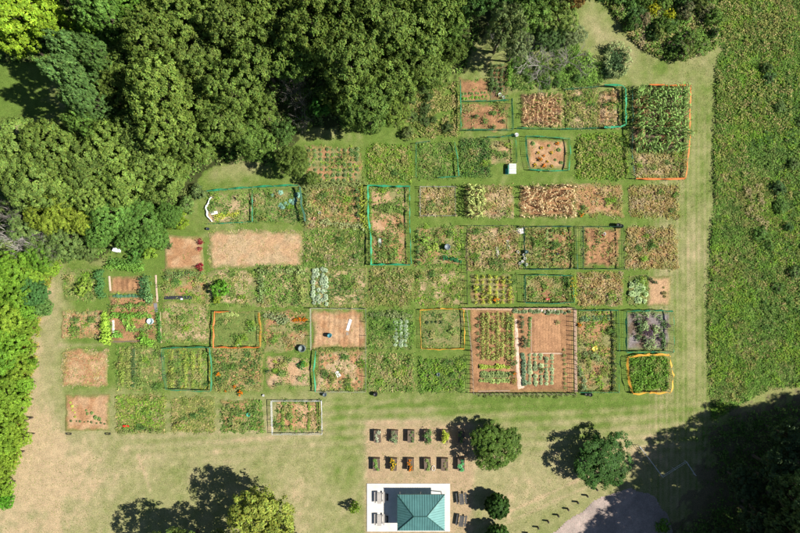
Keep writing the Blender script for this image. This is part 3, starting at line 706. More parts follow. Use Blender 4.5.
for x, y, s, c in ((425,240,1.7,(.20,.33,.05)), (428,249,1.3,(.25,.37,.06)), (435,247,1.1,(.28,.38,.06)), (424,254,1.2,(.16,.25,.05)), (458,244,1.1,(.25,.33,.06)), (426,227,1.1,(.20,.33,.04))):
    plant('bushy_plant', x, y, {240: 'large bright bush beside the grey barrel plot fence', 249: 'middle sized bright bush below the largest one', 247: 'yellow green bush nearest the grey barrel on its left', 254: 'darker bush at the lower end of the bright bush cluster', 244: 'yellow green bush right of the grey barrel', 227: 'small bright bush on the path above the grey barrel plot'}[y], None, s, c, .1)
row('tomato_plant', (444, 258), (460, 261), 6, 'dark green kale plant in the dense row below the grey barrel', 'kale plants below the barrel', .62, (.03, .17, .06), .6)
row('tomato_plant', (417, 232), (418, 262), 7, 'dark plant along the left fence of the barrel plot', 'dark plants along the left fence', .6, DGc, .5)
for x, y, s in ((476,117,1.5),(503,110,1.2),(503,122,1.1),(493,128,1.1),(473,129,1.2)):
    plant('tomato_plant', x, y, {117: 'largest dark bush in the brown plot near the top', 110: 'upper right dark bush in the brown plot near the top', 122: 'dark bush just below the upper right one', 128: 'dark bush at the lower middle edge of the brown plot', 129: 'green bush in the lower left corner of the brown plot'}[y], None, s*.6, DGc if y != 129 else CG, .1)
row('leafy_plant', (463, 94), (485, 93), 8, 'small seedling in the upper cross row of the shaded plot', 'seedlings in the shaded plot', .6, CG, .5)
row('leafy_plant', (463, 99), (486, 97), 8, 'small seedling in the lower cross row of the shaded plot', 'seedlings in the lower shaded row', .6, BG, .5)
for j in range(3): row('tomato_plant', (491 + j*5, 66), (491 + j*5, 90), 6, 'dark upright plant in the shaded rows at the wood edge', 'dark plants in the shaded rows', .7, (.09, .15, .05), .5)
row('tomato_plant', (510, 68), (508, 84), 4, 'tall green plant at the right of the shaded rows', 'tall plants by the shaded rows', .8, BG, .7)
for x, y, k in ((533,144,0),(541,148,1),(549,146,0),(557,144,2),(538,153,1),(544,156,2),(551,153,1),(559,150,0),(540,160,2),(547,162,1),(555,160,0),(535,165,1),(544,166,2),(552,166,1),(561,163,0),(540,170,0)):
    if k == 0: plant('leafy_plant', x, y, 'plain green plant among the orange flowers of the bare netted plot', 'green plants among the flowers', .8, CG, .3)
    if k == 1: plant('yellow_flower_plant', x, y, 'yellow flowering plant in the bare teal netted plot', 'yellow flowers in the bare netted plot', .85, (1, 1, 1), .3)
    if k == 2: plant('marigold_plant', x, y, 'orange flowering plant in the bare teal netted plot', 'orange flowers in the bare netted plot', .85, (1, 1, 1), .3)
plant('marigold_plant', 581, 215, 'orange flower clump on the path right of the fallen corn', None, 1.5, (1,1,1), 0)
plant('bushy_plant', 582, 207, 'dark bush just above the orange flower clump', None, .9, DGc, 0)
row('marigold_plant', (294, 320), (306, 319), 5, 'orange marigold in the short flower strip beside the bare barrel plot', 'marigolds in the flower strip', .95, (1,1,1), .5)
for x, y, l in ((219,374,'large orange marigold in the left of the weedy marigold plot'), (241,392,'orange marigold at the lower edge of the marigold plot'), (235,386,'small orange marigold above the lower edge one'), (495,299,'orange flower clump at the foot of the yellow green rows'), (579,325,'orange flower clump at the left edge of the long right plot'), (514,373,'orange flower in the large garden beside the olive bush'), (563,233,'orange flower at the top of the wide row plot'), (226,391,'small orange marigold near the lower left corner')):
    plant('marigold_plant', x, y, l, None, 1.25 if x in (219, 241, 495) else .8, (1,1,1), 0)
row('yellow_flower_plant', (572, 279), (573, 296), 6, 'yellow and green plant on the path right of the dark teal net', 'yellow plants right of the teal net', .8, (1,1,1), .5)
row('bushy_plant', (574, 277), (575, 300), 7, 'bright green plant on the path right of the dark teal net', 'bright plants right of the teal net', .7, LM, .5)
for i, (x, y, l) in enumerate(((201,242,'dark red plant at the top right of the bare tan plot'), (200,249,'small dark red plant below the topmost one'), (200,267,'largest crimson plant by the lower right corner of the bare tan plot'))):
    plant('amaranth_plant', x, y, l, None, (.7, .55, 1.0)[i], (.20, .01, .025), 0)
for j, (x0, x1) in enumerate(((167, 203), (166, 200))): row('bushy_plant', (x0, 273 + j*4), (x1, 272 + j*3), 10, 'green plant in the double row below the bare tan plot', 'plants below the bare tan plot', .8, (.15, .23, .07), .9)
# lush vegetable plot
row('bushy_plant', (110, 266), (142, 268), 12, 'bright leafy plant in the hedge above the bare brown bed', 'plants above the bare brown bed', 1.25, (.13, .26, .04), 1.2)
row('bushy_plant', (112, 262), (140, 263), 9, 'green plant in the back hedge near the white chair', 'plants in the back hedge', 1.2, (.10, .21, .04), 1.0)
row('tomato_plant', (101, 272), (102, 296), 8, 'dark green shrub in the tall row left of the brown bed', 'dark plants left of the brown bed', 1.05, (.07, .17, .05), 1.0)
row('leafy_plant', (114, 296), (137, 296), 14, 'blue green plant in the neat row at the foot of the brown bed', 'blue green row plants', .65, (.09, .20, .11), .3)
row('bushy_plant', (147, 278), (150, 302), 8, 'bluish leafy plant in the row right of the brown bed', 'plants right of the brown bed', 1.1, (.12, .24, .08), .8)
row('tomato_plant', (143, 280), (144, 296), 4, 'dark leafy plant against the right edge of the brown bed', 'dark plants at the bed edge', .9, (.04, .11, .04), .5)
row('bushy_plant', (115, 306), (147, 305), 10, 'leafy plant in the row between brown bed and vegetable plot', 'plants between bed and vegetables', .95, (.14, .24, .05), 1.0)
row('bushy_plant', (112, 314), (150, 316), 13, 'bright plant in the top row of the vegetable plot', 'plants in the top vegetable row', 1.1, (.13, .28, .04), .8)
row('tomato_plant', (106, 314), (108, 340), 9, 'lime green plant in the tall column left of the white plank', 'lime plants left of the plank', 1.1, (.27, .42, .05), .7)
row('bushy_plant', (125, 320), (132, 327), 4, 'bright sprawling squash plant in the middle of the vegetable plot', 'squash plants in the vegetable plot', 1.2, (.2, .36, .06), 1.2)
row('bushy_plant', (116, 335), (121, 335), 3, 'bright bush under the white plank', 'bushes under the plank', 1.0, (.14, .3, .05), .6)
row('bushy_plant', (143, 336), (150, 345), 6, 'bright bush at the lower right corner of the vegetable plot', 'bushes at the lower right corner', 1.3, (.16, .32, .04), 1.6)
row('leafy_plant', (127, 330), (147, 329), 8, 'small plant in the lower soil rows of the vegetable plot', 'small plants in the lower rows', .6, CG, .5)
row('bean_plant', (159, 314), (160, 341), 12, 'dark green plant in the narrow strip along the plank walk', 'plants in the narrow green strip', .95, (.08, .2, .04), .4)
row('bushy_plant', (137, 346), (162, 347), 9, 'leafy bush between the vegetable plot and the upright rows', 'bushes above the upright rows', .9, (.2, .29, .06), 1.0)
for x, c, l in ((122.5, (.24, .33, .06), 'lime plant in the left upright row'), (134, (.07, .13, .05), 'dark plant in the second upright row'), (129, (.26, .30, .08), 'pale plant in the thin middle row'), (141, (.19, .27, .07), 'plant in the right upright row')):
    row('bushy_plant', (x, 350), (x, 385), 10, l, l.replace(' plant', ' plants'), .75, c, .4)
for j, x in enumerate((172, 179, 186, 193, 200)):
    row('bean_plant', (x, 352), (x, 386), 11, ['yellow green plant in the thin rows of the green netted plot', 'dark plant in the thin rows of the green netted plot'][j == 1], ['yellow green plants in thin rows', 'dark plants in thin rows'][j == 1], .8, [(.28, .34, .07), (.08, .14, .04)][j == 1], .4)
row('bushy_plant', (262, 270), (305, 272), 12, 'sprawling pale plant in the top of the dense pale plot', 'sprawling plants at the top', 1.1, (.22, .28, .10), 2)
row('bushy_plant', (298, 276), (303, 302), 9, 'sprawling pale plant at the right of the dense pale plot', 'sprawling plants at the right', 1.0, (.24, .29, .08), 1.6)
row('bushy_plant', (260, 276), (262, 302), 8, 'sprawling green plant at the left of the dense pale plot', 'sprawling plants at the left', 1.0, (.18, .26, .09), 1.6)
row('bushy_plant', (266, 314), (288, 320), 9, 'pale leafy plant above the bare centre of the marigold strip plot', 'pale plants by the marigold strip', 1.1, (.23, .28, .13), 1.8)
row('bushy_plant', (371, 314), (410, 316), 14, 'olive bush in the top hedge of the leafy plot', 'olive bushes in the top hedge', 1.0, (.19, .23, .09), 1.0)
for j in range(3): row('cabbage_plant', (396 + j*5, 322), (396 + j*5, 344), 7, 'pale cabbage at the right of the leafy plot', 'pale cabbages in the leafy plot', .85, SG, .7)
for x, y, s, c, l in ((275,361,1.1,LM,'low yellow green bush in the pale bush plot'), (302,365,1.2,(.03,.15,.03),'dark green round bush in the pale bush plot'), (289,360,.8,DGc,'small dark bush at the top of the pale bush plot'), (281,372,.9,CG,'green bush left of centre in the pale bush plot'), (300,378,.9,(.15,.22,.07),'green bush at the lower right of the pale bush plot'), (283,383,.9,(.2,.25,.08),'flat bush at the bottom of the pale bush plot'), (267,371,.8,(.03,.06,.03),'very dark bush on the path left of the pale bush plot'), (277,384,.8,CG,'green tuft at the bottom left of the pale bush plot')):
    plant('bushy_plant', x, y, l, None, s, c, 0)
row('leafy_plant', (224, 314), (238, 315), 6, 'pale plant in the short top row inside the orange net', 'pale plants inside the orange net', .8, (.27, .33, .10), .6)
plant('bushy_plant', 252, 329, 'green bush against the right side of the orange net', None, 1.2, (.13, .24, .06), 0)
row('bushy_plant', (314, 349), (364, 348), 17, 'small green plant in the hedge dividing the two brown fenced plots', 'hedge plants dividing the brown plots', .55, (.16, .21, .05), .5)
for j in range(5): row('leafy_plant', (322 + j*9, 355), (322 + j*9, 388), 7, 'scattered sprig in the stubble plot below the hedge', 'sprigs in the stubble plot', .55, (.18, .22, .08), 1.5, .25)
for y in (432, 431): row('bushy_plant', (120, y), (160, y - 3), 8, 'shaggy olive plant along the bottom of the red tool plot', 'plants along the bottom edge', .8, (.2, .22, .08), 1.2) if y == 432 else None
for x in (283, 291, 309, 318): row('leafy_plant', (x, 403), (x, 429), 9, 'small green plant in the rows of the white fenced plot', 'plants in the white fenced plot', .75, (.18, .25, .05), .8)
for x, y in ((228,405),(237,408),(241,413),(231,421),(246,424),(256,407),(238,427),(260,420),(236,415)): plant('bushy_plant', x, y, 'small bush scattered in the mixed plot with the teal bucket', 'bushes in the mixed plot', .75, (.16, .21, .07), .5)
row('leafy_plant', (71, 403), (76, 416), 5, 'tiny yellow seedling in the bare lower left corner plot', 'tiny yellow seedlings', .55, (.36, .38, .08), .9)
row('leafy_plant', (72, 421), (105, 423), 9, 'small dark plant in the bottom row of the bare corner plot', 'small dark bottom row plants', .5, (.10, .13, .05), .8)
row('leafy_plant', (86, 411), (100, 418), 6, 'green patch plant in the bare corner plot', 'green patch plants', .8, CG, 1.2)
for j in range(6):
    row('leafy_plant', (66 + j*6, 313), (66 + j*6, 336), 6, 'small weedy sprout in the pale plot left of the lime column', 'sprouts in the pale plot', .6, (.22, .23, .09), 1.0, .2)
row('leafy_plant', (582, 317), (608, 316), 8, 'dark green plant in the top row of the long right plot', 'plants in the top row', .8, (.12, .19, .08), .5)
row('leafy_plant', (582, 320), (608, 319), 8, 'dark green plant in the second row of the long right plot', 'plants in the second row', .8, (.12, .19, .08), .5)
row('bushy_plant', (580, 368), (584, 388), 7, 'bluish green plant in the lower left of the long right plot', 'bluish plants in the lower left', .9, (.2, .28, .13), 1.2)
row('bushy_plant', (583, 352), (600, 358), 8, 'green bush in the centre of the long right plot', 'bushes in the centre', .9, (.2, .27, .10), 1.6)
row('tomato_plant', (612, 316), (613, 388), 13, 'dark plant along the right net of the long right plot', 'dark plants along the right net', .55, (.09, .12, .05), .6)
for j in range(4): row('bushy_plant', (637 + j*8, 316), (638 + j*8, 346), 10, 'green plant on the purple grey mulch of the netted plot', 'plants on the grey mulch', .95, [(.10, .17, .06), (.24, .33, .14), (.27, .36, .15), (.12, .2, .07)][j], 2.2, .1)
for q in range(9): plant('amaranth_plant', rp.uniform(629, 667), rp.uniform(314, 347), 'dusky purple leafed plant on the grey mulch', 'purple leafed plants on the mulch', .7, (.09, .06, .09))
grid('bushy_plant', (631, 359, 666, 388), 6, 5, 'bright green bush in the {} column inside the wide yellow net', 'bushes inside the wide yellow net', 1.0, (.12, .25, .03), 2.2)
for q in range(12): plant('cabbage_plant', rp.uniform(629, 646), rp.uniform(276, 302), 'pale spreading leafy plant beside the bare pink soil', 'pale leafy plants beside the pink soil', 1.1, (.30, .40, .18))
row('tomato_plant', (645, 277), (655, 283), 5, 'dark plant on the upper edge of the bare pink soil', 'dark plants on the pink soil', .5, (.04, .08, .03), .6)
for q in range(6): plant('leafy_plant', 664 + rp.uniform(-3, 3), 292 + rp.uniform(-5, 5), 'tan green sprig in the small ring on the bare pink soil', 'sprigs on the pink soil', .7, (.24, .2, .08))
row('bushy_plant', (238, 214), (216, 218), 6, 'yellow green plant at the foot of the white arc plot', 'yellow plants by the white arc', .9, (.38, .42, .05), 1.4)
row('leafy_plant', (427, 322), (440, 322), 4, 'dark little plant inside the thin yellow net', 'dark plants inside the yellow net', .8, (.05, .08, .03), .4)
for q in range(22): plant('bushy_plant', rp.uniform(580, 596), rp.uniform(52, 80), 'bright climbing plant left of the dark corn clump', 'bright climbers by the corn clump', 1.0, (.17, .29, .05))
for q in range(30): plant('bushy_plant', rp.uniform(605, 623), rp.uniform(48, 76), 'dark leafy plant inside the corn ringed clump', 'dark plants inside the clump', 1.3, (.06, .11, .04))

# ---------------------------------------------------------------- fences
def fence_net(pts, col, label, h=1.05, closed=False, sag=.06, wide=.10, post_c=(.25, .22, .17), gap=2.3, name='net_fence', strand=.012, wood=False):
    P = [np.array(G(*p)) for p in pts]
    if closed: P.append(P[0])
    c0 = P[0]; t = empty(name, c0[0], c0[1]); tag(t, label, 'fence')
    m = mat_cache(col); rr = random.Random(int(c0[0]*100))
    pts_post = []
    for a, b in zip(P[:-1], P[1:]):
        L = np.linalg.norm(b - a); d = (b - a) / L; nrm = np.array((-d[1], d[0])); n = max(2, int(L / .35)); mb = MB(); rows = []
        prof = ((0, .02), (.01, h*.35), (-.02, h*.7), (.0, h), (wide, h*.86)) if not wood else ((0, .02), (0, h*.35), (0, h*.7), (0, h*.97))
        for k, (off, z) in enumerate(prof):
            r = []
            for i in range(n + 1):
                s = i / n; w = (vnoise(np.array(s*L), np.array(k*3.1 + c0[0]), .8, 2) - .5) * sag * (1 + k*.6)
                p = a + d * (s*L) + nrm * (off * .7 * (1 + .3 * math.sin(s*L*2.1 + k)) + float(w)) - c0
                r.append((p[0], p[1], z - (0 if k == 0 else sag * .6 * abs(math.sin(PI * s * L / gap)))))
            rows.append(r)
        for k, r in enumerate(rows):
            if k < 4: mb.tube(r, strand * (1.6 if k == 3 else 1), 3, cap=False)
        for i in range(0, n + 1):
            mb.tube([rows[k][i] for k in range(4)], strand * .8, 3, cap=False)
        if not wood:   # the slack top hem folded over
            v = rows[3] + rows[4]; mb.add(v, [(i, i+1, n+1+i+1, n+1+i) for i in range(n)])
        mb.build('netting' if not wood else 'wire', m, t)
        for i in range(int(L / gap) + 1): pts_post.append(a + d * min(L, i * gap) - c0)
    if not closed: pts_post.append(P[-1] - c0)
    pm = MB(); pm.tube([(0, 0, -.1), (0, 0, h + .08)], [.035 if not wood else .05] * 2, 6); me = pm.mesh('post'); me.materials.append(mat_cache(post_c))
    for p in pts_post:
        o = link('post', me, t, (p[0], p[1], 0)); o.rotation_euler = (rr.uniform(-.05, .05), rr.uniform(-.05, .05), 0)
    return t
_mc = {}
def mat_cache(col, rough=.7, metal=0.0):
    k = (tuple(col), rough, metal)
    if k not in _mc: _mc[k] = plain('painted_%d' % len(_mc), col, rough, metal, .2, 5, .1)
    return _mc[k]
TEAL = (.02, .20, .085); BTEAL = (.02, .30, .135); DTEAL = (.015, .09, .05); ORG = (.62, .17, .03); YEL = (.72, .36, .035); WHT = (.62, .64, .64); WIRE = (.22, .21, .18); WOODC = (.40, .29, .19)
fence_net([(460,82),(460,131),(512,131),(511,100)], TEAL, 'thin green net round the brown plots near the top, right of the woods')
fence_net([(461,102),(486,102),(508,101)], TEAL, 'green net dividing the upper shaded plot from the brown bush plot', .7)
fence_net([(563,91),(580,89.5),(597,88)], TEAL, 'short green net along the top of the weedy plot right of the stalk grid')
fence_net([(516,129),(560,130),(598,129)], TEAL, 'thin green net along the foot of the stalk grid plot', .8)
fence_net([(602,87),(620,88),(623,91),(623,126),(618,128),(602,128)], BTEAL, 'bright teal net bent round the brown rows left of the tall corn', 1.1, wide=.3)
fence_net([(647,86.5),(667,87.5),(688,87),(687,110),(687,140),(683,179),(660,179.5),(634,179)], ORG, 'bright orange net round the right and lower side of the tall corn', .9, wide=.28)
fence_net([(629,88),(629.5,130),(628.5,160),(632,179)], DTEAL, 'dark green net along the left side of the tall corn plot', 1.3, wide=.3)
fence_net([(416,178),(416,144),(430,142)], TEAL, 'green net on the left of the grassy plot beside the bright green plot', .9)
fence_net([(454,143),(457,160),(458,177),(437,178)], TEAL, 'green net on the right of the grassy plot', .9)
fence_net([(486,138),(500,138),(514,136),(516,163)], TEAL, 'green net cornering at the white bucket above the folding table', 1.0)
fence_net([(525,137),(545,138),(568,140),(569,155),(567,171),(548,171.5),(529,170),(526,155)], BTEAL, 'bright teal net all round the bare orange flower plot', .9, True, wide=.2)
fence_net([(208,192),(230,190),(254,188),(275,187),(300,186)], BTEAL, 'teal net along the top of the white arc plot under the woods', 1.0, wide=.22)
fence_net([(301,188),(302,205),(306,222)], DTEAL, 'dark green net between cabbage plot and hedged plot', 1.5, wide=.3)
fence_net([(253,190),(253,222),(209,224)], TEAL, 'thin green net to the right and below the white arc plot', .7)
fence_net([(410,187),(368,186),(368,215),(371,240),(371,265),(410,265)], BTEAL, 'green net round the long narrow plot, brightest at its left', 1.2, wide=.26)
fence_net([(409.5,188),(409.5,220),(411,264)], TEAL, 'green net down the right of the long narrow plot', 1.0)
fence_net([(523,227),(574,227),(575.5,269),(524,269)], DTEAL, 'dark green wire fence round the wide row plot', 1.1, True, wide=.1)
fence_net([(581,227),(621,227),(622,269),(581,269)], DTEAL, 'dark green wire fence round the brown row plot with the bucket', 1.2, True, wide=.12)
fence_net([(524,275),(545,275),(570,276),(572,302),(548,303),(524,302)], TEAL, 'dark teal net round the weedy plot below the wide row plot', 1.2, True, wide=.18)
fence_net([(420,310),(440,308.5),(463,309),(464,330),(464,348),(440,349),(421,348)], YEL, 'thin yellow net round the grassy plot left of the large garden', .7, True, wide=.14)
fence_net([(231,311),(216,311),(214.5,325),(214.5,347),(238,347.5),(261,347)], ORG, 'orange net on the left and foot of the mown plot', .9, wide=.26)
fence_net([(261,347),(262,330),(260,312)], (.62, .30, .03), 'ragged orange brown net on the right of the mown plot', .9, wide=.26)
fence_net([(164,348),(188,347),(211,347),(213,370),(212,390),(190,389),(168,388),(165,370)], TEAL, 'green net all round the plot of thin rows', 1.0, True, wide=.2)
fence_net([(272,400),(322,400),(322.5,433),(273,433)], WHT, 'white framed wire fence round the lowest middle plot', .9, True, wide=.08, post_c=WHT, sag=.03, strand=.014)
fence_net([(624,311),(647,310.5),(669.5,311),(670,330),(670,351),(648,350.5),(624,351)], TEAL, 'green net all round the purple grey mulch plot', 1.3, True, wide=.24)
fence_net([(626.5,357),(648,354.5),(667,355),(668,366),(670.5,375),(668,391),(648,391),(631,392),(627,375)], YEL, 'wide yellow orange net round the bright green corner plot', .9, True, wide=.5, sag=.08)
fence_net([(577,310),(616,310),(617,350),(616.5,391),(577,391)], TEAL, 'green net round the long plot right of the large garden', 1.1, wide=.16)
fence_net([(316,350),(314,370),(316,391)], BTEAL, 'teal net down the left of the stubble plot', .9, wide=.2)
fence_net([(311.5,349),(311,308),(366,308.5),(366,391),(316,391)], (.36, .37, .32), 'grey wire fence with wooden posts round the two brown plots', 1.1, wide=.08, post_c=WOODC, wood=True, sag=.03)
fence_net([(420,187),(455,187),(455,216),(420,216)], (.38, .38, .34), 'plain grey wire fence round the dry plot left of short corn', .8, True, wide=.08, wood=True, sag=.03)
fence_net([(467,226),(466,250),(467,304)], (.07, .07, .055), 'dark wire fence on posts down the left of the white bucket plot', 1.2, wood=True, gap=1.3, post_c=(.08, .07, .05))
fence_net([(467,226),(521,226)], (.09, .13, .07), 'dark wire fence above the white bucket plot', .9, wood=True, gap=2.2, post_c=(.2, .15, .1))
fence_net([(466,308),(573,307.5),(574,393),(473,393),(471,350)], (.24, .2, .16), 'stake fence of close thin wooden posts round the large garden', 1.2, True, wood=True, gap=.8, post_c=(.22, .16, .11), sag=.02)

# ---------------------------------------------------------------- small things about the gardens
def lathe_thing(name, px, py, prof, col, label, cat, k=16, handle=False, z=.03, rough=.5):
    x, y = G(px, py); t = empty(name, x, y, rt.uniform(0, 6), z); tag(t, label, cat)
    mb = MB(); mb.lathe(prof, k=k); mb.build('body', mat_cache(col, rough), t, True)
    if handle:
        r, z1 = prof[-2][0], prof[-2][1]; mb = MB(); mb.tube([(r*math.cos(a), .02, z1 + r*.8*math.sin(a)) for a in np.linspace(0, PI, 9)], .008, 4); mb.build('handle', mat_cache((.4, .4, .4), .3, .8), t)
    return t
def barrel(px, py, col, label, r=.32, h=.85, cat='barrel', lid=True):
    prof = [(0, 0), (r*.92, 0), (r, h*.1), (r*.98, h*.33), (r*1.05, h*.35), (r, h*.37), (r, h*.65), (r*1.05, h*.67), (r*.98, h*.7), (r*.95, h*.96), (r*.97, h), (r*.85, h), (r*.85, h*.95), (0, h*.93)]
    if not lid: prof = prof[:11] + [(r*.9, h), (r*.86, h*.4), (0, h*.35)]
    return lathe_thing('barrel', px, py, prof, col, label, cat)
def bucket(px, py, col, label, r=.17, h=.36):
    return lathe_thing('bucket', px, py, [(0, 0), (r*.8, 0), (r*.98, h*.92), (r*1.08, h*.93), (r*1.08, h), (r*.97, h), (r*.8, .04), (0, .03)], col, label, 'bucket', handle=True)
barrel(447, 247, (.20, .24, .26), 'grey blue barrel standing in the middle of the kale plot', .5, .9, lid=True)
barrel(330, 335, (.05, .22, .26), 'blue green barrel standing alone in the bare fenced plot', .36, .9)
barrel(302.5, 348, (.16, .20, .19), 'grey compost barrel at the corner below the marigold strip', .6, .8, lid=False)
barrel(151, 321, (.45, .58, .60), 'pale blue tub between the bright plants of the vegetable plot', .52, .5, lid=False, cat='tub')
barrel(585.5, 393.5, (.012, .012, .012), 'black bin lying left of its twin below the long right plot', .33, .6, cat='bin')
barrel(589.5, 394, (.012, .012, .012), 'black bin on the right of its twin below the long right plot', .33, .6, cat='bin')
barrel(325, 394, (.10, .13, .14), 'dark grey bin below the foot of the stubble plot', .33, .6, cat='bin')
barrel(375.5, 393.5, (.02, .02, .02), 'black bin on the path below the pale green weed plot', .36, .7, cat='bin')
barrel(616.5, 225.5, (.012, .015, .012), 'black bin at the top of the brown row plot fence', .36, .9, cat='bin')
barrel(619.5, 226.5, (.012, .015, .012), 'black bin beside its twin at the fence corner', .34, .9, cat='bin')
barrel(438, 374, (.24, .28, .34), 'pale blue grey tub among the dark weeds beside the large garden', .28, .5, lid=False, cat='tub')
barrel(208.5, 229, (.03, .04, .06), 'small dark bin below the white tarp arc', .22, .5, cat='bin')
barrel(526, 252, (.05, .10, .10), 'dark teal bin right of the white buckets', .3, .7, cat='bin')
barrel(557, 254, (.03, .035, .03), 'small dark bin in the wide row plot', .2, .5, cat='bin')
bucket(516, 135.5, (.85, .85, .85), 'white bucket at the net corner above the folding table', .3, .5)
bucket(499.5, 95.5, (.8, .82, .8), 'white bucket at the lower right of the shaded plot', .28, .45)
bucket(503, 98, (.75, .8, .76), 'pale bucket right of the white one in the shaded plot', .24, .4)
bucket(603.5, 234, (.85, .82, .8), 'white bucket beside a red one in the brown row plot', .24, .4)
bucket(601.8, 235.2, (.55, .05, .04), 'red bucket beside a white one in the brown row plot', .2, .35)
bucket(249, 414, (.05, .50, .38), 'bright teal bucket in the mixed plot at the bottom', .3, .4)
bucket(320, 213, (.5, .5, .5), 'pale grey bucket at the lower left of the hedged plot', .22, .4)
bucket(315, 219, (.75, .4, .3), 'pink bucket at the lower left corner of the hedged plot', .24, .4)
bucket(264, 395, (.75, .75, .7), 'white pail on the path below the marigold plot', .18, .3)
for i, (x, y, l) in enumerate(((519.5,263.5,'white bucket lowest of the cluster in the weedy bucket plot'), (523.5,255,'white bucket at the upper right of the cluster'), (524.5,258.5,'white bucket second down on the right of the cluster'), (522,261.5,'white bucket just above the lowest one of the cluster'), (517.5,252,'white bucket at the upper left of the cluster'), (526,264.5,'white bucket at the lower right of the cluster'))):
    bucket(x, y, (.85, .85, .83), l, .22, .36)
def sheet(px, py, w_, d_, col, label, rz=0, name='plastic_sheet', cat='sheet', z=.07, seed=0, amp=.05):
    x, y = G(px, py); n = 14; mb = MB(); u, v = np.meshgrid(np.linspace(-w_/2, w_/2, n), np.linspace(-d_/2, d_/2, n))
    zz = amp * (fbm(u + seed, v, .5, 2, 3)) * 2 + z; u2 = u + .12 * w_ * (vnoise(v + seed, u, .6, 3) - .5); v2 = v + .12 * d_ * (vnoise(u, v + seed, .6, 4) - .5)
    ii = np.arange(n*n).reshape(n, n); mb.add(np.stack([u2.ravel(), v2.ravel(), zz.ravel()], 1), np.stack([ii[:-1,:-1].ravel(), ii[:-1,1:].ravel(), ii[1:,1:].ravel(), ii[1:,:-1].ravel()], 1))
    o = mb.build(name, mat_cache(col, .45), smooth=True, loc=(x, y, 0)); o.rotation_euler = (0, 0, rz); return tag(o, label, cat)
sheet(349, 325, .5, 2.1, (.72, .72, .72), 'crumpled white sheet on the bare fenced barrel plot', -.3)
sheet(347.5, 333.5, .4, .5, (.3, .25, .2), 'small brown scrap at the end of the crumpled white sheet', .2, 'cloth_scrap', 'scrap')
sheet(338, 374, .7, 1.0, (.75, .72, .68), 'scrap of white cloth in the stubble plot', .5, 'cloth_scrap', 'scrap')
sheet(520, 231, 1.2, 1.0, (.62, .60, .58), 'pale sheet at the top of the bucket plot', .1, 'cloth_scrap', 'scrap')
sheet(508, 245, .5, 1.5, (.52, .46, .42), 'narrow pale sheet in the middle of the bucket plot', .1, 'cloth_scrap', 'scrap')
sheet(497.5, 252, .5, 1.7, (.52, .46, .42), 'narrow pale sheet at the left of the bucket plot', .1, 'cloth_scrap', 'scrap')
sheet(178, 297.5, 4.4, .55, (.035, .037, .045), 'long black plastic strip laid across the rows')
sheet(183, 272.5, 3.4, .3, (.05, .05, .055), 'thin black plastic strip in the upper rows', z=.06)
sheet(214.5, 213, 1.2, .5, (.75, .74, .72), 'white cloth beside the foot of the white arc', .2, 'cloth_scrap', 'scrap')
sheet(380, 243, .6, 1.5, (.45, .50, .42), 'pale sheet among the lower rows of the narrow plot', 0.1, 'cloth_scrap', 'scrap')
sheet(594.5, 348.5, 1.0, .7, (.80, .50, .04), 'yellow bag lying in the long right plot', .6, 'feed_bag', 'bag', amp=.12)
sheet(182, 299, .4, .3, (.7, .7, .7), 'small white scrap at the end of the black strip', 0, 'cloth_scrap', 'scrap')
sheet(127, 425.5, 1.1, .35, (.60, .03, .02), 'red tarp scrap in the weedy bottom plot', 0, 'tarp', 'tarp', z=.3)
sheet(547, 299, .7, .25, (.45, .02, .03), 'dark red scrap at the foot of the teal netted plot', .1, 'tarp', 'tarp', z=.35)
sheet(238.5, 343.5, .4, .5, (.72, .72, .7), 'white bag inside the foot of the orange net', .4, 'feed_bag', 'bag', amp=.1)
sheet(191, 275, .55, .6, (.75, .33, .2), 'salmon bag in the plants under the bare tan plot', .4, 'feed_bag', 'bag', amp=.1)
# white tarp arc
x0, y0 = G(206.5, 211); mb = MB()
u = np.linspace(-1, 1, 24); 
for k in range(23):
    a0, a1 = u[k], u[k+1]; f = lambda a: (1.0 * (a*a) * .95 + .1*math.sin(a*9), a * -2.1 + .25)
    p, q = f(a0), f(a1); w0 = .42 * (1 - .4*abs(a0)) ; w1 = .42 * (1 - .4*abs(a1))
    mb.add([(p[0]-w0*.5, p[1], .1), (p[0], p[1], .42), (p[0]+w0*.5, p[1], .12), (q[0]-w1*.5, q[1], .1), (q[0], q[1], .42), (q[0]+w1*.5, q[1], .12)], [(0, 1, 4, 3), (1, 2, 5, 4)])
tag(mb.build('row_cover', mat_cache((.78, .80, .78), .6), loc=(x0, y0, 0)), 'white fabric row cover bent in an arc at the left of its plot', 'row cover')
# plank walk, plank
def boards(px0, py0, px1, py1, wd, n, col, label, name='plank_walk', cat='boardwalk', z=.07):
    a = np.array(G(px0, py0)); b = np.array(G(px1, py1)); L = np.linalg.norm(b-a); ang = math.atan2(b[1]-a[1], b[0]-a[0])
    t = empty(name, a[0], a[1], ang); tag(t, label, cat)
    for i in range(n):
        l = L / n; mb = MB(); mb.box((0, 0, 0), (l - .03, wd * rt.uniform(.9, 1.1), .04)); o = mb.build('plank', mat_cache(col), t); o.location = (l*(i+.5), rt.uniform(-.03, .03), z); o.rotation_euler = (0, 0, rt.uniform(-.02, .02))
    return t
boards(156, 275, 157.5, 302, .28, 3, (.62, .45, .34), 'pale plank walk running down beside the brown bed')
boards(155.5, 303, 156.5, 312, .5, 2, (.22, .21, .23), 'grey plank end of the walk above the green strip')
boards(160.5, 312, 161.5, 343, .2, 3, (.55, .38, .27), 'thin brown plank edging right of the narrow green strip')
boards(113.5, 320, 113.8, 333, .36, 1, (.80, .76, .70), 'white plank lying beside the lime green column', 'white_plank', 'plank', .1)
boards(109.5, 276, 110.5, 291, .3, 1, (.66, .50, .38), 'pale board along the left side of the brown bed', 'edging_board', 'board')
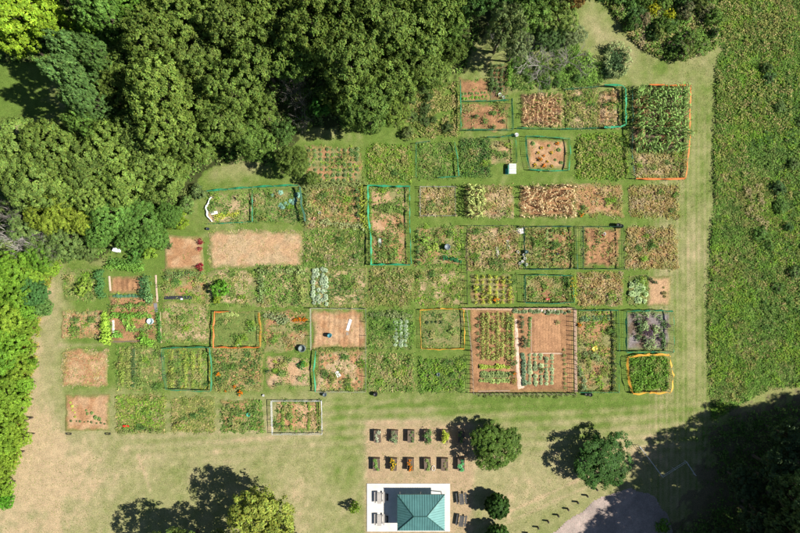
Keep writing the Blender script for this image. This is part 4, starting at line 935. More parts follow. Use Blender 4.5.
boards(113, 341.5, 150, 341, .2, 3, (.16, .12, .09), 'dark edging boards at the foot of the vegetable plot', 'edging_board', 'board')
boards(462, 308.5, 516, 309.6, .3, 4, (.46, .29, .18), 'wooden edging along the top left of the large garden', 'edging_board', 'board')
boards(524, 308.8, 572, 308.4, .3, 4, (.46, .29, .18), 'wooden edging along the top right of the large garden', 'edging_board', 'board')
boards(478, 391, 510, 390.6, .25, 3, (.30, .20, .13), 'wooden edging along the bottom left of the large garden', 'edging_board', 'board')
boards(530, 353.3, 562, 353.6, .2, 3, (.50, .36, .25), 'board between bare soil and the lower right rows', 'edging_board', 'board')
boards(531.3, 317, 531.5, 352, .14, 3, (.38, .26, .17), 'thin upright board edging the bare soil', 'edging_board', 'board')
boards(575, 309, 576, 392, .5, 9, (.42, .28, .19), 'plank walk between the large garden and the long plot')
patch('path', [(513.5, 318), (518, 318), (519.5, 345), (520, 370), (525.5, 388), (517, 391), (515, 365), (514, 340)], (.68, .52, .40), (.62, .46, .35), lift=.075, ragged=.15, seed=4)
patch('garden_soil', [(533, 316), (560, 315), (562, 352), (532, 352)], (.42, .235, .125), (.39, .215, .115), lift=.085, ragged=.1, furrow=('x', .5), seed=2)
for i in range(8):   # stepping rubble at the top strip
    x, y = G(538 + i*3.4, 311 + rt.uniform(-1, 1)); mb = MB(); mb.lathe([(0, 0), (.24, 0), (.26, .08), (.16, .16), (0, .18)], k=7)
    tag(mb.build('stone', mat_cache((.55, .47, .42)), loc=(x, y, .05)), 'pale stone in the row along the top of the large garden', 'stone', 'stones along the top of the large garden')
# folding table
x, y = G(511.5, 169.5); t = empty('folding_table', x, y, 0); tag(t, 'small white table with striped top and teal side on the grass path', 'table')
for i in range(6):
    mb = MB(); mb.box((0, 0, 0), (1.2, .24, .03)); o = mb.build('table_board', mat_cache((.82, .82, .78) if i % 2 == 0 else (.62, .66, .60)), t); o.location = (0.05, -.72 + i*.29, .72)
mb = MB(); mb.box((-.66, -.1, .40), (.06, 1.5, .62)); mb.box((-.78, -.35, .06), (.5, 1.0, .03)); mb.build('side_panel', mat_cache((.10, .50, .40)), t)
for sx in (-.5, .55):
    for sy in (-.7, .7): mb = MB(); mb.tube([(sx, sy, 0), (sx, sy, .7)], .025, 6); mb.build('leg', mat_cache((.5, .5, .5), .4, .6), t)
# white garden chair (lounger-like) by the wood
x, y = G(117.5, 250); t = empty('garden_chair', x, y, -.25); tag(t, 'white plastic garden chair at the edge of the woods', 'chair'); t.scale = (.75, .85, .9); W = mat_cache((.85, .86, .88), .35)
mb = MB(); mb.box((0, 0, .42), (.95, .7, .05)); mb.build('seat', W, t)
mb = MB(); mb.box((-.5, 0, .72), (.06, .7, .6)); mb.build('backrest', W, t)
mb = MB(); mb.box((.75, 0, .34), (.55, .62, .04)); mb.build('footrest', W, t)
for sx in (-.42, .42):
    for sy in (-.3, .3): mb = MB(); mb.box((sx, sy, .2), (.06, .06, .4)); mb.build('leg', W, t)
for sy in (-.36, .36): mb = MB(); mb.box((-.02, sy, .64), (.85, .06, .04)); mb.box((.36, sy, .53), (.05, .05, .2)); mb.build('armrest', W, t)
# bins at the foot of the lowest left plots
for x, l in ((69.5, 'low dark crate at the left foot of the bare corner plot'), (108.5, 'low dark crate at the right foot of the bare corner plot')):
    gx_, gy_ = G(x, 433.5); t = empty('crate', gx_, gy_); tag(t, l, 'crate')
    for k in range(3):
        mb = MB(); mb.box((0, -.13, .06 + k*.1), (.8, .03, .07)); mb.build('slat', mat_cache((.07, .07, .05)), t)
        mb = MB(); mb.box((0, .13, .06 + k*.1), (.8, .03, .07)); mb.build('slat', mat_cache((.07, .07, .05)), t)
    for sx in (-.385, .385): mb = MB(); mb.box((sx, 0, .15), (.03, .22, .3)); mb.build('end_panel', mat_cache((.07, .07, .05)), t)

# ---------------------------------------------------------------- raised beds
WD = [(.20, .15, .11), (.17, .13, .10), (.23, .17, .12)]
M_wood = plain('weathered_wood', (.24, .18, .13), .85, var=.35, scale=9, bump=.4)
M_bsoil = plain('bed_soil', (.14, .10, .07), .95, var=.4, scale=12, bump=.8)
RB = []
def raised_bed(px, py, label):
    x, y = G(px, py, .4); w_, d_, h_ = 1.1, 2.0, .78
    t = empty('raised_bed', x, y, rt.uniform(-.05, .05)); tag(t, label, 'raised bed', 'raised wooden beds in two rows')
    for k in range(4):
        for s, (cx, cy, bx, by) in enumerate(((0, d_/2, w_ + .06, .04), (0, -d_/2, w_ + .06, .04), (w_/2, 0, .04, d_ - .05), (-w_/2, 0, .04, d_ - .05))):
            mb = MB(); mb.box((0, 0, 0), (bx, by, h_/4 - .012)); o = mb.build('plank', M_wood, t); o.location = (cx, cy, h_/4*(k+.5))
    for sx in (-1, 1):
        for sy in (-1, 1): mb = MB(); mb.box((0, 0, 0), (.08, .08, h_ + .02)); o = mb.build('corner_post', M_wood, t); o.location = (sx*(w_/2-.062), sy*(d_/2-.062), h_/2)
    n = 10; u, v = np.meshgrid(np.linspace(-w_/2+.03, w_/2-.03, n), np.linspace(-d_/2+.03, d_/2-.03, n)); ii = np.arange(n*n).reshape(n, n)
    mb = MB(); mb.add(np.stack([u.ravel(), v.ravel(), (h_ - .1 + .06*fbm(u + x, v + y, .3, 1, 2)).ravel()], 1), np.stack([ii[:-1,:-1].ravel(), ii[:-1,1:].ravel(), ii[1:,1:].ravel(), ii[1:,:-1].ravel()], 1)); mb.build('soil', M_bsoil, t, True)
    return x, y
cols6 = ['leftmost', 'second from left', 'third from left', 'third from right', 'second from right', 'rightmost']
bedp = {(0,0): [('leafy_plant', .7, (.35, .38, .25))], (0,1): [('bushy_plant', .8, (.18, .26, .12))], (0,2): [('leafy_plant', .6, (.12, .17, .06))], (0,3): [('bushy_plant', .85, (.10, .2, .05))], (0,4): [('tomato_plant', .75, (.38, .44, .05))], (0,5): [('leafy_plant', .6, CG)],
        (1,0): [('leafy_plant', .9, (.15, .25, .06))], (1,1): [('yellow_flower_plant', .9, (1,1,1))], (1,2): [('marigold_plant', .8, (1,1,1))], (1,3): [('leafy_plant', .7, (.2, .27, .08))], (1,4): [('leafy_plant', .5, (.2, .2, .08))], (1,5): [('cabbage_plant', .8, (.10, .33, .12))]}
for r, (yy, xs) in enumerate(((436, (377.5, 394.5, 411, 427.5, 444.5, 461)), (464, (376.5, 393.5, 410.5, 427.5, 444.5, 461)))):
    for i, xx in enumerate(xs):
        bx, by = raised_bed(xx, yy, '%s raised wooden bed in the %s row above the pavilion' % (cols6[i], ('upper', 'lower')[r]))
        for kind, s, c in bedp[(r, i)]:
            for q in range(4 if i != 4 or r else 6):
                o = plant(kind, 0, 0, 'plant growing in the %s raised bed of the %s row' % (cols6[i], ('upper', 'lower')[r]), 'plants in the %s bed, %s row' % (cols6[i], ('upper', 'lower')[r]), s, c, 0)
                o.location = (bx + rp.uniform(-.3, .35), by + (-.75 + 1.5 * q / 3 if q < 4 else rp.uniform(-.6, .6)), .70)
# hose hoop and tap
x, y = G(433.5, 468); mb = MB(); mb.tube([(.28*math.cos(a), .45*math.sin(a), .03 + .01*a) for a in np.linspace(0.5, 2*PI*1.6, 30)], .03, 5)
tag(mb.build('coiled_hose', mat_cache((.85, .85, .85), .4), loc=(x, y, 0)), 'white hose coil on the ground beside the raised beds', 'hose')

# ---------------------------------------------------------------- pavilion, pad, picnic tables
xa, ya = G(367, 483.3); xb, yb = G(450, 531.2)
mb = MB(); zt = .10
mb.box(((xa+xb)/2, (ya+yb)/2, zt/2 - .05), (xb-xa, ya-yb, zt + .1)); 
M_conc = plain('concrete', (.68, .65, .60), .8, var=.12, scale=.9, bump=.05)
tag(mb.build('concrete_pad', M_conc), kind='structure')
EH = 2.35
ex0, ey0 = G(397.3, 494.5, EH); ex1, ey1 = G(444.8, 530.6, EH)
rx0, ry = G(414, 515.2, 3.75); rx1, _ = G(427, 515.2, 3.75); ry = (ey0 + ey1)/2; RH = 3.75
cx, cy = (ex0+ex1)/2, (ey0+ey1)/2
pav = empty('picnic_pavilion', cx, cy, 0, .10); tag(pav, 'picnic pavilion with a green hipped metal roof on a white concrete pad', 'pavilion')
Lx0, Lx1, Ly0, Ly1 = ex0-cx, ex1-cx, ey1-cy, ey0-cy; R0, R1 = rx0-cx, rx1-cx
M_roof = plain('green_metal_roof', (.10, .25, .24), .45, .2, .16, .7, .0)
M_trim = plain('roof_trim', (.04, .12, .10), .4, .3, .05, 2, 0)
zz = EH - .10; rz_ = RH - .10
roof = empty('roof', 0, 0); roof.parent = pav
faces = {'roof_panel_a': [(Lx0, Ly1, zz), (Lx1, Ly1, zz), (R1, 0, rz_), (R0, 0, rz_)], 'b': [(Lx1, Ly0, zz), (Lx0, Ly0, zz), (R0, 0, rz_), (R1, 0, rz_)],
         'c': [(Lx0, Ly0, zz), (Lx0, Ly1, zz), (R0, 0, rz_)], 'd': [(Lx1, Ly1, zz), (Lx1, Ly0, zz), (R1, 0, rz_)]}
for key, f in faces.items():
    F = [np.array(p) for p in f]; n = np.cross(F[1]-F[0], F[2]-F[0]); n /= np.linalg.norm(n); n = n if n[2] > 0 else -n
    mb = MB(); k = len(F); mb.add(F, [list(range(k))]); mb.add([p - n*.04 for p in F], [list(range(k))[::-1]])
    for i in range(k):
        j = (i+1) % k; mb.add([F[i], F[j], F[j]-n*.04, F[i]-n*.04], [(0, 1, 2, 3)])
    mb.build('roof_panel', M_roof, roof)
    # standing seams run up the slope from the eave
    e = F[1]-F[0]; L = np.linalg.norm(e); e /= L; up = np.cross(n, e); up = up if up[2] > 0 else -up
    ns = int(L / .40); sm = MB()
    seam_me = []
    for i in range(1, ns):
        s = i * L / ns; p = F[0] + e * s
        # slope length at this station
        if k == 4: la = np.dot(F[3]-F[0], e); lb = L - np.dot(F[2]-F[0], e); H = np.dot(F[3]-F[0], up); q = H * min(1, s/la, (L-s)/lb)
        else: la = np.dot(F[2]-F[0], e); H = np.dot(F[2]-F[0], up); q = H * min(s/la, (L-s)/(L-la))
        q = max(q - .05, .05)
        a = p + n*.002; b = p + up*q + n*.002; w2 = e*.018
        mb = MB(); mb.add([a-w2, a+w2, b+w2, b-w2, a-w2+n*.045, a+w2+n*.045, b+w2+n*.045, b-w2+n*.045], [(4,5,6,7),(0,1,5,4),(1,2,6,5),(2,3,7,6),(3,0,4,7)]); mb.build('standing_seam', M_roof, roof)
for a, b in (((Lx0, Ly1, zz), (R0, 0, rz_)), ((Lx0, Ly0, zz), (R0, 0, rz_)), ((Lx1, Ly1, zz), (R1, 0, rz_)), ((Lx1, Ly0, zz), (R1, 0, rz_)), ((R0, 0, rz_), (R1, 0, rz_))):
    mb = MB(); mb.tube([np.array(a) + (0, 0, .03), np.array(b) + (0, 0, .04)], .055, 6); mb.build('ridge_cap', M_trim, roof)
for a, b in (((Lx0, Ly1), (Lx1, Ly1)), ((Lx1, Ly1), (Lx1, Ly0)), ((Lx1, Ly0), (Lx0, Ly0)), ((Lx0, Ly0), (Lx0, Ly1))):
    a = np.array(a); b = np.array(b); L = np.linalg.norm(b-a); mb = MB(); mb.box((0, 0, 0), (L - .02, .05, .16)); o = mb.build('fascia', M_trim, roof); m_ = (a+b)/2*.993; o.location = (m_[0], m_[1], zz - .1); o.rotation_euler = (0, 0, math.atan2(b[1]-a[1], b[0]-a[0]))
for sx in (Lx0 + .45, 0, Lx1 - .45):
    for sy in (Ly0 + .45, Ly1 - .45): mb = MB(); mb.box((sx, sy, zz/2), (.16, .16, zz + .1)); mb.build('post', mat_cache((.5, .5, .48)), pav)
M_tab = plain('grey_table_wood', (.40, .37, .34), .7, var=.2, scale=9, bump=.2)
M_tdk = plain('dark_steel_and_shaded_planks', (.10, .10, .10), .5, .4, .1, 5, 0)  # steel of all table frames; also the shade-darkened planks of two tables
def picnic_table(px, py, label, z=.05, rz=0, mat=M_tab):
    x, y = G(px, py); t = empty('picnic_table', x, y, rz, z); tag(t, label, 'picnic table', 'picnic tables by the pavilion')
    for i in range(5): mb = MB(); mb.box(((i-2)*.155, 0, .74), (.135, 1.85, .04)); mb.build('table_plank', mat, t)
    for s in (-1, 1):
        for i in range(2): mb = MB(); mb.box((s*(.66 + i*.15), 0, .44), (.135, 1.85, .04)); mb.build('bench_plank', mat, t)
    for sy in (-.62, .62):
        mb = MB(); mb.tube([(-.85, sy, .41), (.85, sy, .41)], .03, 6); mb.tube([(-.36, sy, .71), (.36, sy, .71)], .03, 6); mb.build('crossbar', M_tdk, t)
        for s in (-1, 1): mb = MB(); mb.tube([(s*.7, sy*1.02, -.0), (s*.25, sy*1.02, .71)], .03, 6); mb.build('leg', M_tdk, t)
picnic_table(379.5, 496, 'upper picnic table on the white pad left of the pavilion', .10)
picnic_table(379.5, 518, 'lower picnic table on the white pad left of the pavilion', .10)
picnic_table(461, 497, 'picnic table in shade on the grass right of the pad, upper one', .03, .1, M_tdk)  # dark planks: the shade over this table is put into the colour
picnic_table(461, 519, 'picnic table in shade on the grass right of the pad, lower one', .03, -.15, M_tdk)  # planks painted dark for shade here too
for y, l in ((496, 'upper black bench in the shade at the edge of the pavilion'), (518, 'lower black bench in the shade at the edge of the pavilion')):
    gx_, gy_ = G(387, y); t = empty('bench', gx_, gy_, 0, .1); tag(t, l, 'bench')
    for i in range(3): mb = MB(); mb.box(((i-1)*.15, 0, .44), (.13, 1.1, .04)); mb.build('seat_slat', mat_cache((.02, .02, .02)), t)
    for sy in (-.4, .4): mb = MB(); mb.box((0, sy, .21), (.4, .06, .42)); mb.build('leg', mat_cache((.02, .02, .02)), t)
# bollards
bol = [(596,488.5),(586.5,495),(577,501.5),(567.3,508.3),(557.5,514.6),(547.5,520.5),(537.5,526.6),(527,532.5),(517,538.5)]
mb = MB(); mb.lathe([(.16, -.1), (.16, .74), (.13, .8), (0, .82)], k=10); bme = mb.mesh('bollard', True); bme.materials.append(plain('dark_treated_wood', (.07, .06, .045), .85, var=.3))
for i, p in enumerate(bol):
    x, y = G(*p); o = link('bollard', bme, None, (x, y, 0)); tag(o, 'short dark wooden bollard in the diagonal line beside the gravel road', 'bollard', 'bollards along the gravel road')
# rail fence in the shade
rf = [(640, 446.5), (651, 461), (663, 477), (675, 469.5), (687, 462), (696, 475.5)]
P = [np.array(G(*p, .9)) for p in rf]; t = empty('rail_fence', P[0][0], P[0][1]); tag(t, 'pale zigzag rail fence in deep shade beside the car park', 'fence')
for p in P: mb = MB(); q = p - P[0]; mb.tube([(q[0], q[1], 0), (q[0], q[1], 1.0)], .045, 6); mb.build('post', mat_cache((.55, .55, .55)), t)
for a, b in zip(P[:-1], P[1:]):
    for z in (.5, .92): q, r = a - P[0], b - P[0]; mb = MB(); mb.tube([(q[0], q[1], z), (r[0], r[1], z)], .028, 6); mb.build('rail', mat_cache((.6, .62, .65)), t)

# ---------------------------------------------------------------- trees
FG = 'broad olive trees of the wood'
def ft(px, py, r, h, c=OL, kind='oak', label=None, group=None):
    if label is None or label == 'light olive green tree in the wood beside the left clearing':
        colw = [(150, 'right of the blue green crowns'), (190, 'left of the white tarp arc'), (235, 'above the white tarp arc'), (280, 'above the cabbage plot'), (325, 'above the hedged plot'), (365, 'above the seedling plot'), (405, 'above the bright green plot'), (9999, 'at the right end of the wood')]
        if label is None: place = [w_ for m, w_ in colw if px < m][0]; dep = 'at the top edge' if py < 12 else 'in the upper half' if py < 45 else 'in the middle depth' if py < 85 else 'near the garden side'; label = 'broad %s wood tree, %s, %s' % ('olive' if c[0] > .145 else 'dark olive', dep, place); group = FG
        else: label = 'light olive green tree %s of the wood below the left clearing, %s' % ('at the left end' if px < 45 else 'in the middle' if px < 100 else 'at the right end', 'upper' if py < 152 else 'middle' if py < 180 else 'lower')
    tree('forest_tree', kind, px, py, r, h, c, label, group)
OL2 = (.130, .178, .036); OL3 = (.165, .215, .045)
for a in [(150,33,34,15),(178,14,30,14),(127,62,26,13),(155,88,34,15),(118,88,24,12),(190,58,32,15),(197,100,30,13),(162,120,30,13),(228,22,32,15),(256,55,30,15),(232,86,28,14),(222,118,27,12),(278,18,30,15),(312,28,32,16),(293,55,25,13),(345,18,32,16),(382,22,32,16),(350,62,34,15),(386,80,32,15),(367,108,27,12),(416,28,32,15),(428,68,24,11),(408,56,26,13),(440,0,28,13),(250,140,24,11),(190,142,26,12),(336,95,20,11),(395,110,20,9),(205,5,30,14),(255,0,28,14),(335,-12,30,14),(300,-14,30,14),(385,-12,30,14),(425,-14,30,14),(225,-14,30,14),(185,-16,30,14),(260,108,18,10),(265,30,24,13),(210,70,24,13),(450,30,20,10),(330,55,20,13)]:
    ft(a[0], a[1], a[2] * rt.uniform(.85, 1.05), a[3] * rt.uniform(.78, 1.2), c=rt.choice((OL, OL2, OL3, OL, OL2, OL3, (.125, .19, .038))), kind=rt.choice(('oak', 'oak', 'loose')))
LB = 'light green trees of the wood beside the left clearing'
for a in [(20,148,32,12),(52,150,32,13),(84,165,28,12),(32,182,30,12),(112,145,26,12),(140,150,26,11),(160,178,24,10),(122,184,26,11),(-12,160,28,12),(62,185,26,11),(140,128,24,12),(95,195,24,10),(172,165,18,9)]:
    ft(*a, c=rt.choice(((.17, .23, .045), (.155, .21, .045))), kind=rt.choice(('oak', 'round')), label='light olive green tree in the wood beside the left clearing', group=LB)
G2 = 'fresh green trees on the lower edge of the wood'
for a in [(112,212,24,9),(138,218,24,8),(152,236,16,6),(130,236,15,6.5),(100,233,16,7),(168,215,14,5)]:
    ft(*a, c=(.115, .21, .04), kind='round', label='fresh green %s tree on the lower edge of the wood, %s' % ('small' if a[2] < 17 else 'rounded', 'left of the white chair' if a[0] < 105 else 'above the white chair' if a[0] < 135 else 'right of the white chair'), group=G2)
for i, a in enumerate([(45,214,22,8),(72,218,18,8),(88,222,14,7),(60,200,18,9)]):
    ft(*a, c=(.24, .29, .035), kind='round', label='yellowing tree at the left of the wood near the bare grey branches', group='yellowing trees at the left of the wood')
for i, a in enumerate([(62,243,20,6),(42,250,18,5),(84,248,12,5),(25,222,20,6)]):
    ft(*a, c=(.13, .18, .05), kind='loose', label='thin mixed green tree %s the bare grey branches at left' % ('right of' if a[0] > 50 else 'among' if a[1] > 235 else 'above'), group='thin trees round the bare branches')
ft(12, 2, 38, 15, YG, 'oak', 'large bright yellow tree in the top left corner', 'bright yellow trees in the top left corner'); ft(48, 20, 22, 12, (.27, .38, .03), 'oak', 'smaller yellow tree right of the large yellow one at top left'); ft(8, 34, 20, 11, YG, 'oak', 'low yellow crown below the large yellow tree at top left')
ft(82, 32, 14, 9, (.17, .29, .03), 'loose', 'small bright green tree right of the yellow trees'); ft(100, 10, 26, 18, (.11, .19, .035), 'round', 'green tree between yellow corner tree and olive wood'); ft(130, 2, 22, 13, (.12, .22, .03), 'round', 'bright green crown at the top edge right of the green tree')
ft(72, 50, 17, 19, TE, 'round', 'uppermost blue green crown on the right of the dark clearing'); ft(70, 74, 18, 20, TE, 'round', 'middle blue green crown on the right of the dark clearing'); ft(84, 98, 19, 18, (.12, .20, .055), 'round', 'lowest blue green crown on the right of the dark clearing'); ft(92, 52, 17, 18, (.12, .2, .05), 'round', 'blue green crown touching the olive wood at upper left')
ft(78, 120, 14, 14, (.13, .21, .04), 'loose', 'small green tree under the blue green crowns')
for a in [(75,-25,26,12),(140,-25,28,12),(-30,-5,30,13),(10,-38,30,13),(40,-22,24,12)]:
    ft(*a, c=(.13, .2, .04), label='tree of the wood standing beyond the top left corner', group='trees beyond the top left corner')
tree('small_tree', 'oak', 293, 160, 17, 7.5, OL2, 'lone olive tree standing out over the gardens from the wood')
tree('small_tree', 'oak', 312, 178, 7, 3.5, OL2, 'small olive tree at the corner of the seedling plot', cat='tree')
tree('small_tree', 'loose', 283, 130, 13, 6, (.10, .17, .04), 'small green tree at the ragged lower edge of the wood', cat='tree')
tree('small_tree', 'loose', 321, 104, 12, 7, (.07, .19, .03), 'fresh green tree in the gap by the bare twigs')
ft(472, -5, 22, 10, DG, 'oak', 'dark tree at the top edge right of the wood'); ft(455, 48, 16, 9, OL2, 'oak', 'olive tree jutting over the dark shade at the wood end')
tree('small_tree', 'loose', 507, 22, 22, 14, (.17, .21, .07), 'scruffy green tree at the top centre right of the dark shade', cat='tree'); tree('small_tree', 'loose', 536, 10, 22, 8, (.13, .20, .04), 'mid green tree at the top edge, right of the scruffy one')
tree('small_tree', 'loose', 562, 14, 18, 7, (.17, .22, .05), 'olive tree at the top edge left of the grass track'); tree('small_tree', 'loose', 518, 44, 16, 9, (.20, .23, .10), 'pale scrub tree above the rough grass'); tree('small_tree', 'loose', 552, 36, 14, 4.5, (.10, .16, .05), 'dark round scrub tree amid the grey brush'); tree('small_tree', 'loose', 575, 34, 12, 3.5, (.20, .23, .10), 'small scrub tree beside the grass track')
tree('small_tree', 'loose', 574, 0, 10, 7, (.22, .12, .035), 'rust brown tree at the top edge of the picture'); tree('small_tree', 'oak', 600, -22, 22, 10, DG, 'dark tree beyond the top edge shading the track')
tree('small_tree', 'oak', 500, -18, 24, 10, DG, 'dark tree beyond the top edge above the scruffy one', 'dark trees beyond the top edge'); tree('small_tree', 'oak', 545, -22, 24, 10, DG, 'dark tree beyond the top edge above the olive one', 'dark trees beyond the top edge')
# left strip of lime green growth
LS = 'lime green bushy trees along the left edge'
for a in [(12,268,20),(38,258,14),(8,295,20),(28,276,14),(-8,280,20),(2,318,20),(20,328,14),(8,345,18),(-8,360,20),(14,368,16),(24,385,9),(4,392,18),(16,405,13),(-6,420,20),(14,425,13),(4,442,15),(10,458,11),(-2,470,14),(3,488,10),(26,314,10),(28,365,7),(20,440,9),(50,268,9),(24,350,10),(-14,330,20),(-14,450,20)]:
    lime = rt.choice(((.20, .34, .035), (.27, .37, .04), (.15, .28, .03), (.22, .33, .035)))
    tree('bushy_tree', rt.choice(('round', 'oak', 'loose')), a[0], a[1], a[2], rt.uniform(1.8, 3) + a[2]*.2, lime, 'lime green %s tree in the %s part of the strip along the left edge' % ('small' if a[2] < 12 else 'broad', 'top' if a[1] < 300 else 'upper middle' if a[1] < 350 else 'lower middle' if a[1] < 410 else 'lowest'), LS)
tree('bushy_tree', 'round', 31, 292, 17, 5, (.085, .19, .05), 'dark green bushy tree among the lime ones at left'); tree('bushy_tree', 'round', 42, 308, 10, 3.2, (.14, .24, .06), 'small mid green bush below the dark green one at left')
tree('bushy_tree', 'round', 4, 502, 9, 3, (.10, .26, .02), 'deep green bush at the lower end of the lime strip')
# lone shrubs and trees of the park
tree('shrub', 'shrub', 82.5, 287, 8.5, 2.0, (.29, .38, .06), 'lime bush standing alone in the mown left plot', cat='shrub')
tree('shrub', 'shrub', 218.5, 290, 10, 2.8, (.13, .28, .03), 'round bright green bush beside the dense pale plot', cat='shrub'); tree('shrub', 'shrub', 217, 299, 4.5, 1.4, (.3, .36, .04), 'small yellow green bush just under the round bright one', cat='shrub')
tree('shrub', 'shrub', 354, 509.5, 6.3, 2.7, (.20, .29, .03), 'small green shrub alone on the lawn left of the white pad', cat='shrub')
tree('shrub', 'shrub', 177, 221, 10, 2.8, (.28, .38, .035), 'lime shrub at the end of the wood above the bare tan plot', cat='shrub'); tree('shrub', 'shrub', 186, 205, 9, 2.4, (.15, .22, .06), 'pale green shrub above the lime one', cat='shrub'); tree('shrub', 'shrub', 196, 192, 9, 2, (.15, .20, .07), 'greyish green shrub near the teal net corner', cat='shrub'); tree('shrub', 'shrub', 165, 245, 6, 2.2, (.08, .13, .04), 'dark shrub at the wood end left of the bare tan plot', cat='shrub')
tree('shrub', 'shrub', 150, 250, 9, 2.4, (.22, .32, .04), 'bright shrub between the wood and the bare tan plot', cat='shrub')
tree('shrub', 'shrub', 135, 252, 9, 2.2, (.10, .21, .04), 'green shrub right of the white chair', cat='shrub')
tree('shrub', 'shrub', 664, 528, 8, 2, (.14, .27, .03), 'sunlit green bush at the bottom edge beside the gravel', cat='shrub')
tree('lawn_tree', 'round', 497, 446, 26, 4.9, (.085, .135, .024), 'round dark green tree beside the raised beds', vi=0)
tree('lawn_tree', 'oak', 604, 464, 31, 5.0, (.06, .125, .028), 'dark green spreading tree beside the gravel road', vi=1)
tree('clipped_bush', 'ball', 497.2, 506, 12.3, 4.1, (.06, .12, .025), 'clipped ball shaped bush right of the pavilion, upper one', cat='bush'); tree('clipped_bush', 'ball', 497.5, 537, 12.3, 4.1, (.06, .12, .025), 'clipped ball shaped bush at the bottom edge right of the pavilion', cat='bush')
tree('lawn_tree', 'oak', 262, 524, 36, 11, (.26, .28, .05), 'yellow green tree at the bottom edge with a long shadow', vi=2)
tree('lawn_tree', 'oak', 222, 566, 34, 12, (.14, .19, .045), 'tree just beyond the bottom edge casting the left shadow', vi=1); tree('lawn_tree', 'loose', 176, 560, 30, 11, (.14, .19, .045), 'farther left tree beyond the bottom edge', vi=0)
tree('lawn_tree', 'oak', 300, 572, 30, 9, (.16, .2, .05), 'tree beyond the bottom edge below the yellow green one')
RT = 'tall dark trees along the right edge in the lower corner'
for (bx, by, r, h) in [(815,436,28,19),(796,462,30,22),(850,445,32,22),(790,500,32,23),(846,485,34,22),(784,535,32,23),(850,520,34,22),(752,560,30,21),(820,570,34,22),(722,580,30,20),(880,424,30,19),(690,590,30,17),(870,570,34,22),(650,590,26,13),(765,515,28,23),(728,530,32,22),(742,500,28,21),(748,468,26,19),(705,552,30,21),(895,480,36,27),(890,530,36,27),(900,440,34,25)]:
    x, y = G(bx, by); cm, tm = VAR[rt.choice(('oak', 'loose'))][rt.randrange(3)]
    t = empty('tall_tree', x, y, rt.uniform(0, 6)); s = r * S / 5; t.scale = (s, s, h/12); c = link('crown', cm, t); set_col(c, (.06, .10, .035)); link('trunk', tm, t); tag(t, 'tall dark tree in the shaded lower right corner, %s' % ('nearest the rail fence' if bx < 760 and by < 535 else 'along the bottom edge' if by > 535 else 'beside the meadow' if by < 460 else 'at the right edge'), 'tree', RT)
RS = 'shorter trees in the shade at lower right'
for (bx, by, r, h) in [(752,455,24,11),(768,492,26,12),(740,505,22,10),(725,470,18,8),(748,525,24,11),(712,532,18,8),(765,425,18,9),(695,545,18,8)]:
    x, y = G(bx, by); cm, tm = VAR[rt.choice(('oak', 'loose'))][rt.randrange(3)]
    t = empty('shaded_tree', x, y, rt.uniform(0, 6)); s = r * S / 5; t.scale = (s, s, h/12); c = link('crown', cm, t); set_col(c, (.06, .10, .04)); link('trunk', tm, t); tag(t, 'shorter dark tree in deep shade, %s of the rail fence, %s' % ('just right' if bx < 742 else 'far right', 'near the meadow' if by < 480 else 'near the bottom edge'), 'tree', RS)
# scrub bushes, top right
sb = random.Random(3)
for i, (x, y, r, c, l) in enumerate([(655,8,7,(.50,.46,.03),'yellow scrub bush at the top right, left one'),(672,15,7,(.50,.48,.03),'yellow scrub bush at the top right, right one'),(673,46,6,(.42,.28,.20),'pinkish dry bush at the edge of the mown corner'),(691,36,7,(.42,.28,.19),'pinkish dry bush below the meadow trees'),(645,20,7,(.22,.17,.09),'brown dry bush left of the yellow ones')]):
    tree('scrub_bush', 'shrub', x, y, r, 1.8, c, l, cat='bush')
for q in range(44):
    while True:
        x, y = sb.uniform(606, 718), sb.uniform(-15, 54)
        if in_poly(np.array([x]), np.array([y]), [(612, -15), (718, -15), (716, 46), (690, 50), (664, 54), (640, 42), (622, 16)])[0]: break
    tree('scrub_bush', 'shrub', x, y, sb.uniform(5, 11), sb.uniform(1.3, 2.8), *sb.choice((((.10,.18,.04), 'green'), ((.13,.2,.04), 'light green'), ((.08,.14,.04), 'dark green'), ((.17,.2,.05), 'olive'), ((.16,.15,.07), 'brownish'))), 'scrub bushes in the top right thicket', 'bush')
for q in range(14):
    x, y = sb.uniform(762, 815), sb.uniform(60, 300)
    tree('meadow_bush', 'shrub', x, y, sb.uniform(5, 9), sb.uniform(.9, 1.6), sb.choice(((.11,.19,.04), (.09,.16,.05), (.14,.2,.06))), 'low bush in the rough meadow, %s, %s' % ('beside the tall corn' if y < 150 else 'level with the middle plots' if y < 230 else 'in its lower half', 'at the picture edge' if x > 785 else 'further in'), 'low bushes in the meadow', 'bush')
for q in range(16):
    x, y = sb.uniform(514, 578), sb.uniform(62, 86)
    tree('scrub_bush', 'shrub', x, y, sb.uniform(3, 6), sb.uniform(.6, 1.2), sb.choice(((.12,.2,.04), (.09,.16,.04), (.15,.22,.05))), 'low green bush in the rough grass above the stalk grid', 'low bushes above the stalk grid', 'bush')
for q in range(12):
    x, y = sb.uniform(404, 456), sb.uniform(84, 136)
    tree('scrub_bush', 'shrub', x, y, sb.uniform(4, 8), sb.uniform(.8, 1.8), sb.choice(((.16,.19,.06), (.12,.17,.05), (.09,.13,.04))), 'low olive bush between the wood and the brown plots', 'low bushes at the end of the wood', 'bush')

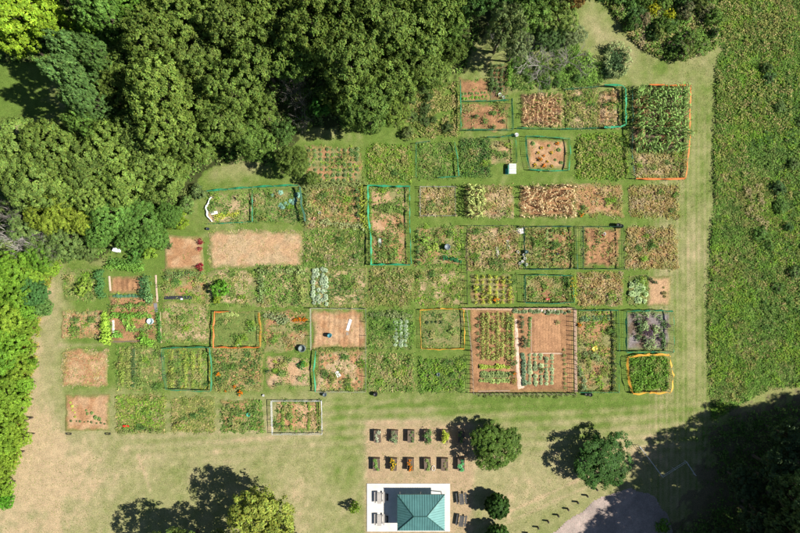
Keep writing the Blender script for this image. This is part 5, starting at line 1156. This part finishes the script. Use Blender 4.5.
# bare grey trees
def dead_mesh(seed, h=6, n=5, spread=1.0):
    rr = random.Random(seed); mb = MB()
    def br(p, d, L, r, lv):
        pts = [p]; q = np.array(p); dd = np.array(d, float)
        for i in range(3):
            dd = dd + np.array([rr.uniform(-.3, .3) for _ in range(3)]) * .7; dd /= np.linalg.norm(dd); q = q + dd * L / 3; pts.append(q.copy())
        mb.tube(pts, [r, r*.8, r*.62, r*.4], 4, cap=False)
        if lv > 0:
            for k in range(4 if lv > 1 else 4):
                a = rr.choice(pts[1:]); e = dd + np.array([rr.uniform(-1, 1), rr.uniform(-1, 1), rr.uniform(-.2, .7)]) * spread; e /= np.linalg.norm(e); br(a, e, L*.62, r*.5, lv-1)
    for k in range(n):
        a = 2*PI*k/n + rr.uniform(-.3, .3); br((0, 0, 0), (math.cos(a)*.9*spread, math.sin(a)*.9*spread, 1.1), h*.6, .085, 3)
    me = mb.mesh('branches'); me.materials.append(M_dead); return me
DM = [dead_mesh(i) for i in range(3)]
M_pale = plain('pale_dead_wood', (.50, .47, .42), .9, var=.2)
for i, (x, y, s, h, l) in enumerate([(8,212,.9,1.0,'bare grey tree at the left edge'), (18,236,1.1,.9,'bare pale branched tree below the leftmost bare one'), (32,240,.8,.9,'bare pale tree right of the other pale one'), (55,240,.75,.9,'bare twiggy tree furthest right in the left wood'), (10,222,.7,1.0,'bare twiggy tree between the left ones'),
        (290,84,.75,1.0,'bare brown grey tree in the gap of the wood'), (298,96,.6,.9,'bare twiggy tree just below the gap of the wood'), (304,120,.55,.6,'small grey brush heap at the wood edge'), (545,60,1.1,.45,'grey dead brush spread over the rough grass'), (530,56,.9,.5,'grey dead brush left of the spread one'), (570,57,.9,.4,'grey dead brush beside the grass track'), (503,42,.7,.8,'pale bare branches over the dark shade'), (521,18,.6,.9,'bare branches in the scruffy trees at top'), (194,5,.5,1.6,'bare treetop poking from the wood near the top')]):
    gx_, gy_ = G(x, y, 4*h); t = empty('bare_tree', gx_, gy_, i*1.3); t.scale = (s, s, h*1.2); c = link('branches', DM[i % 3], t); tag(t, l, 'bare tree')
    if i in (1, 2, 9, 11): c.data = c.data.copy(); c.data.materials[0] = M_pale
    mb = MB(); mb.tube([(0, 0, -.1), (0, 0, .35)], [.2, .1], 7); mb.build('trunk', M_dead, t)
tree('bushy_tree', 'shrub', 17, 349, 9, 3.4, (.36, .16, .06), 'rust brown dead bush in the lime strip at left', cat='bush')
print('plants', NPL, 'objects', len(bpy.data.objects))
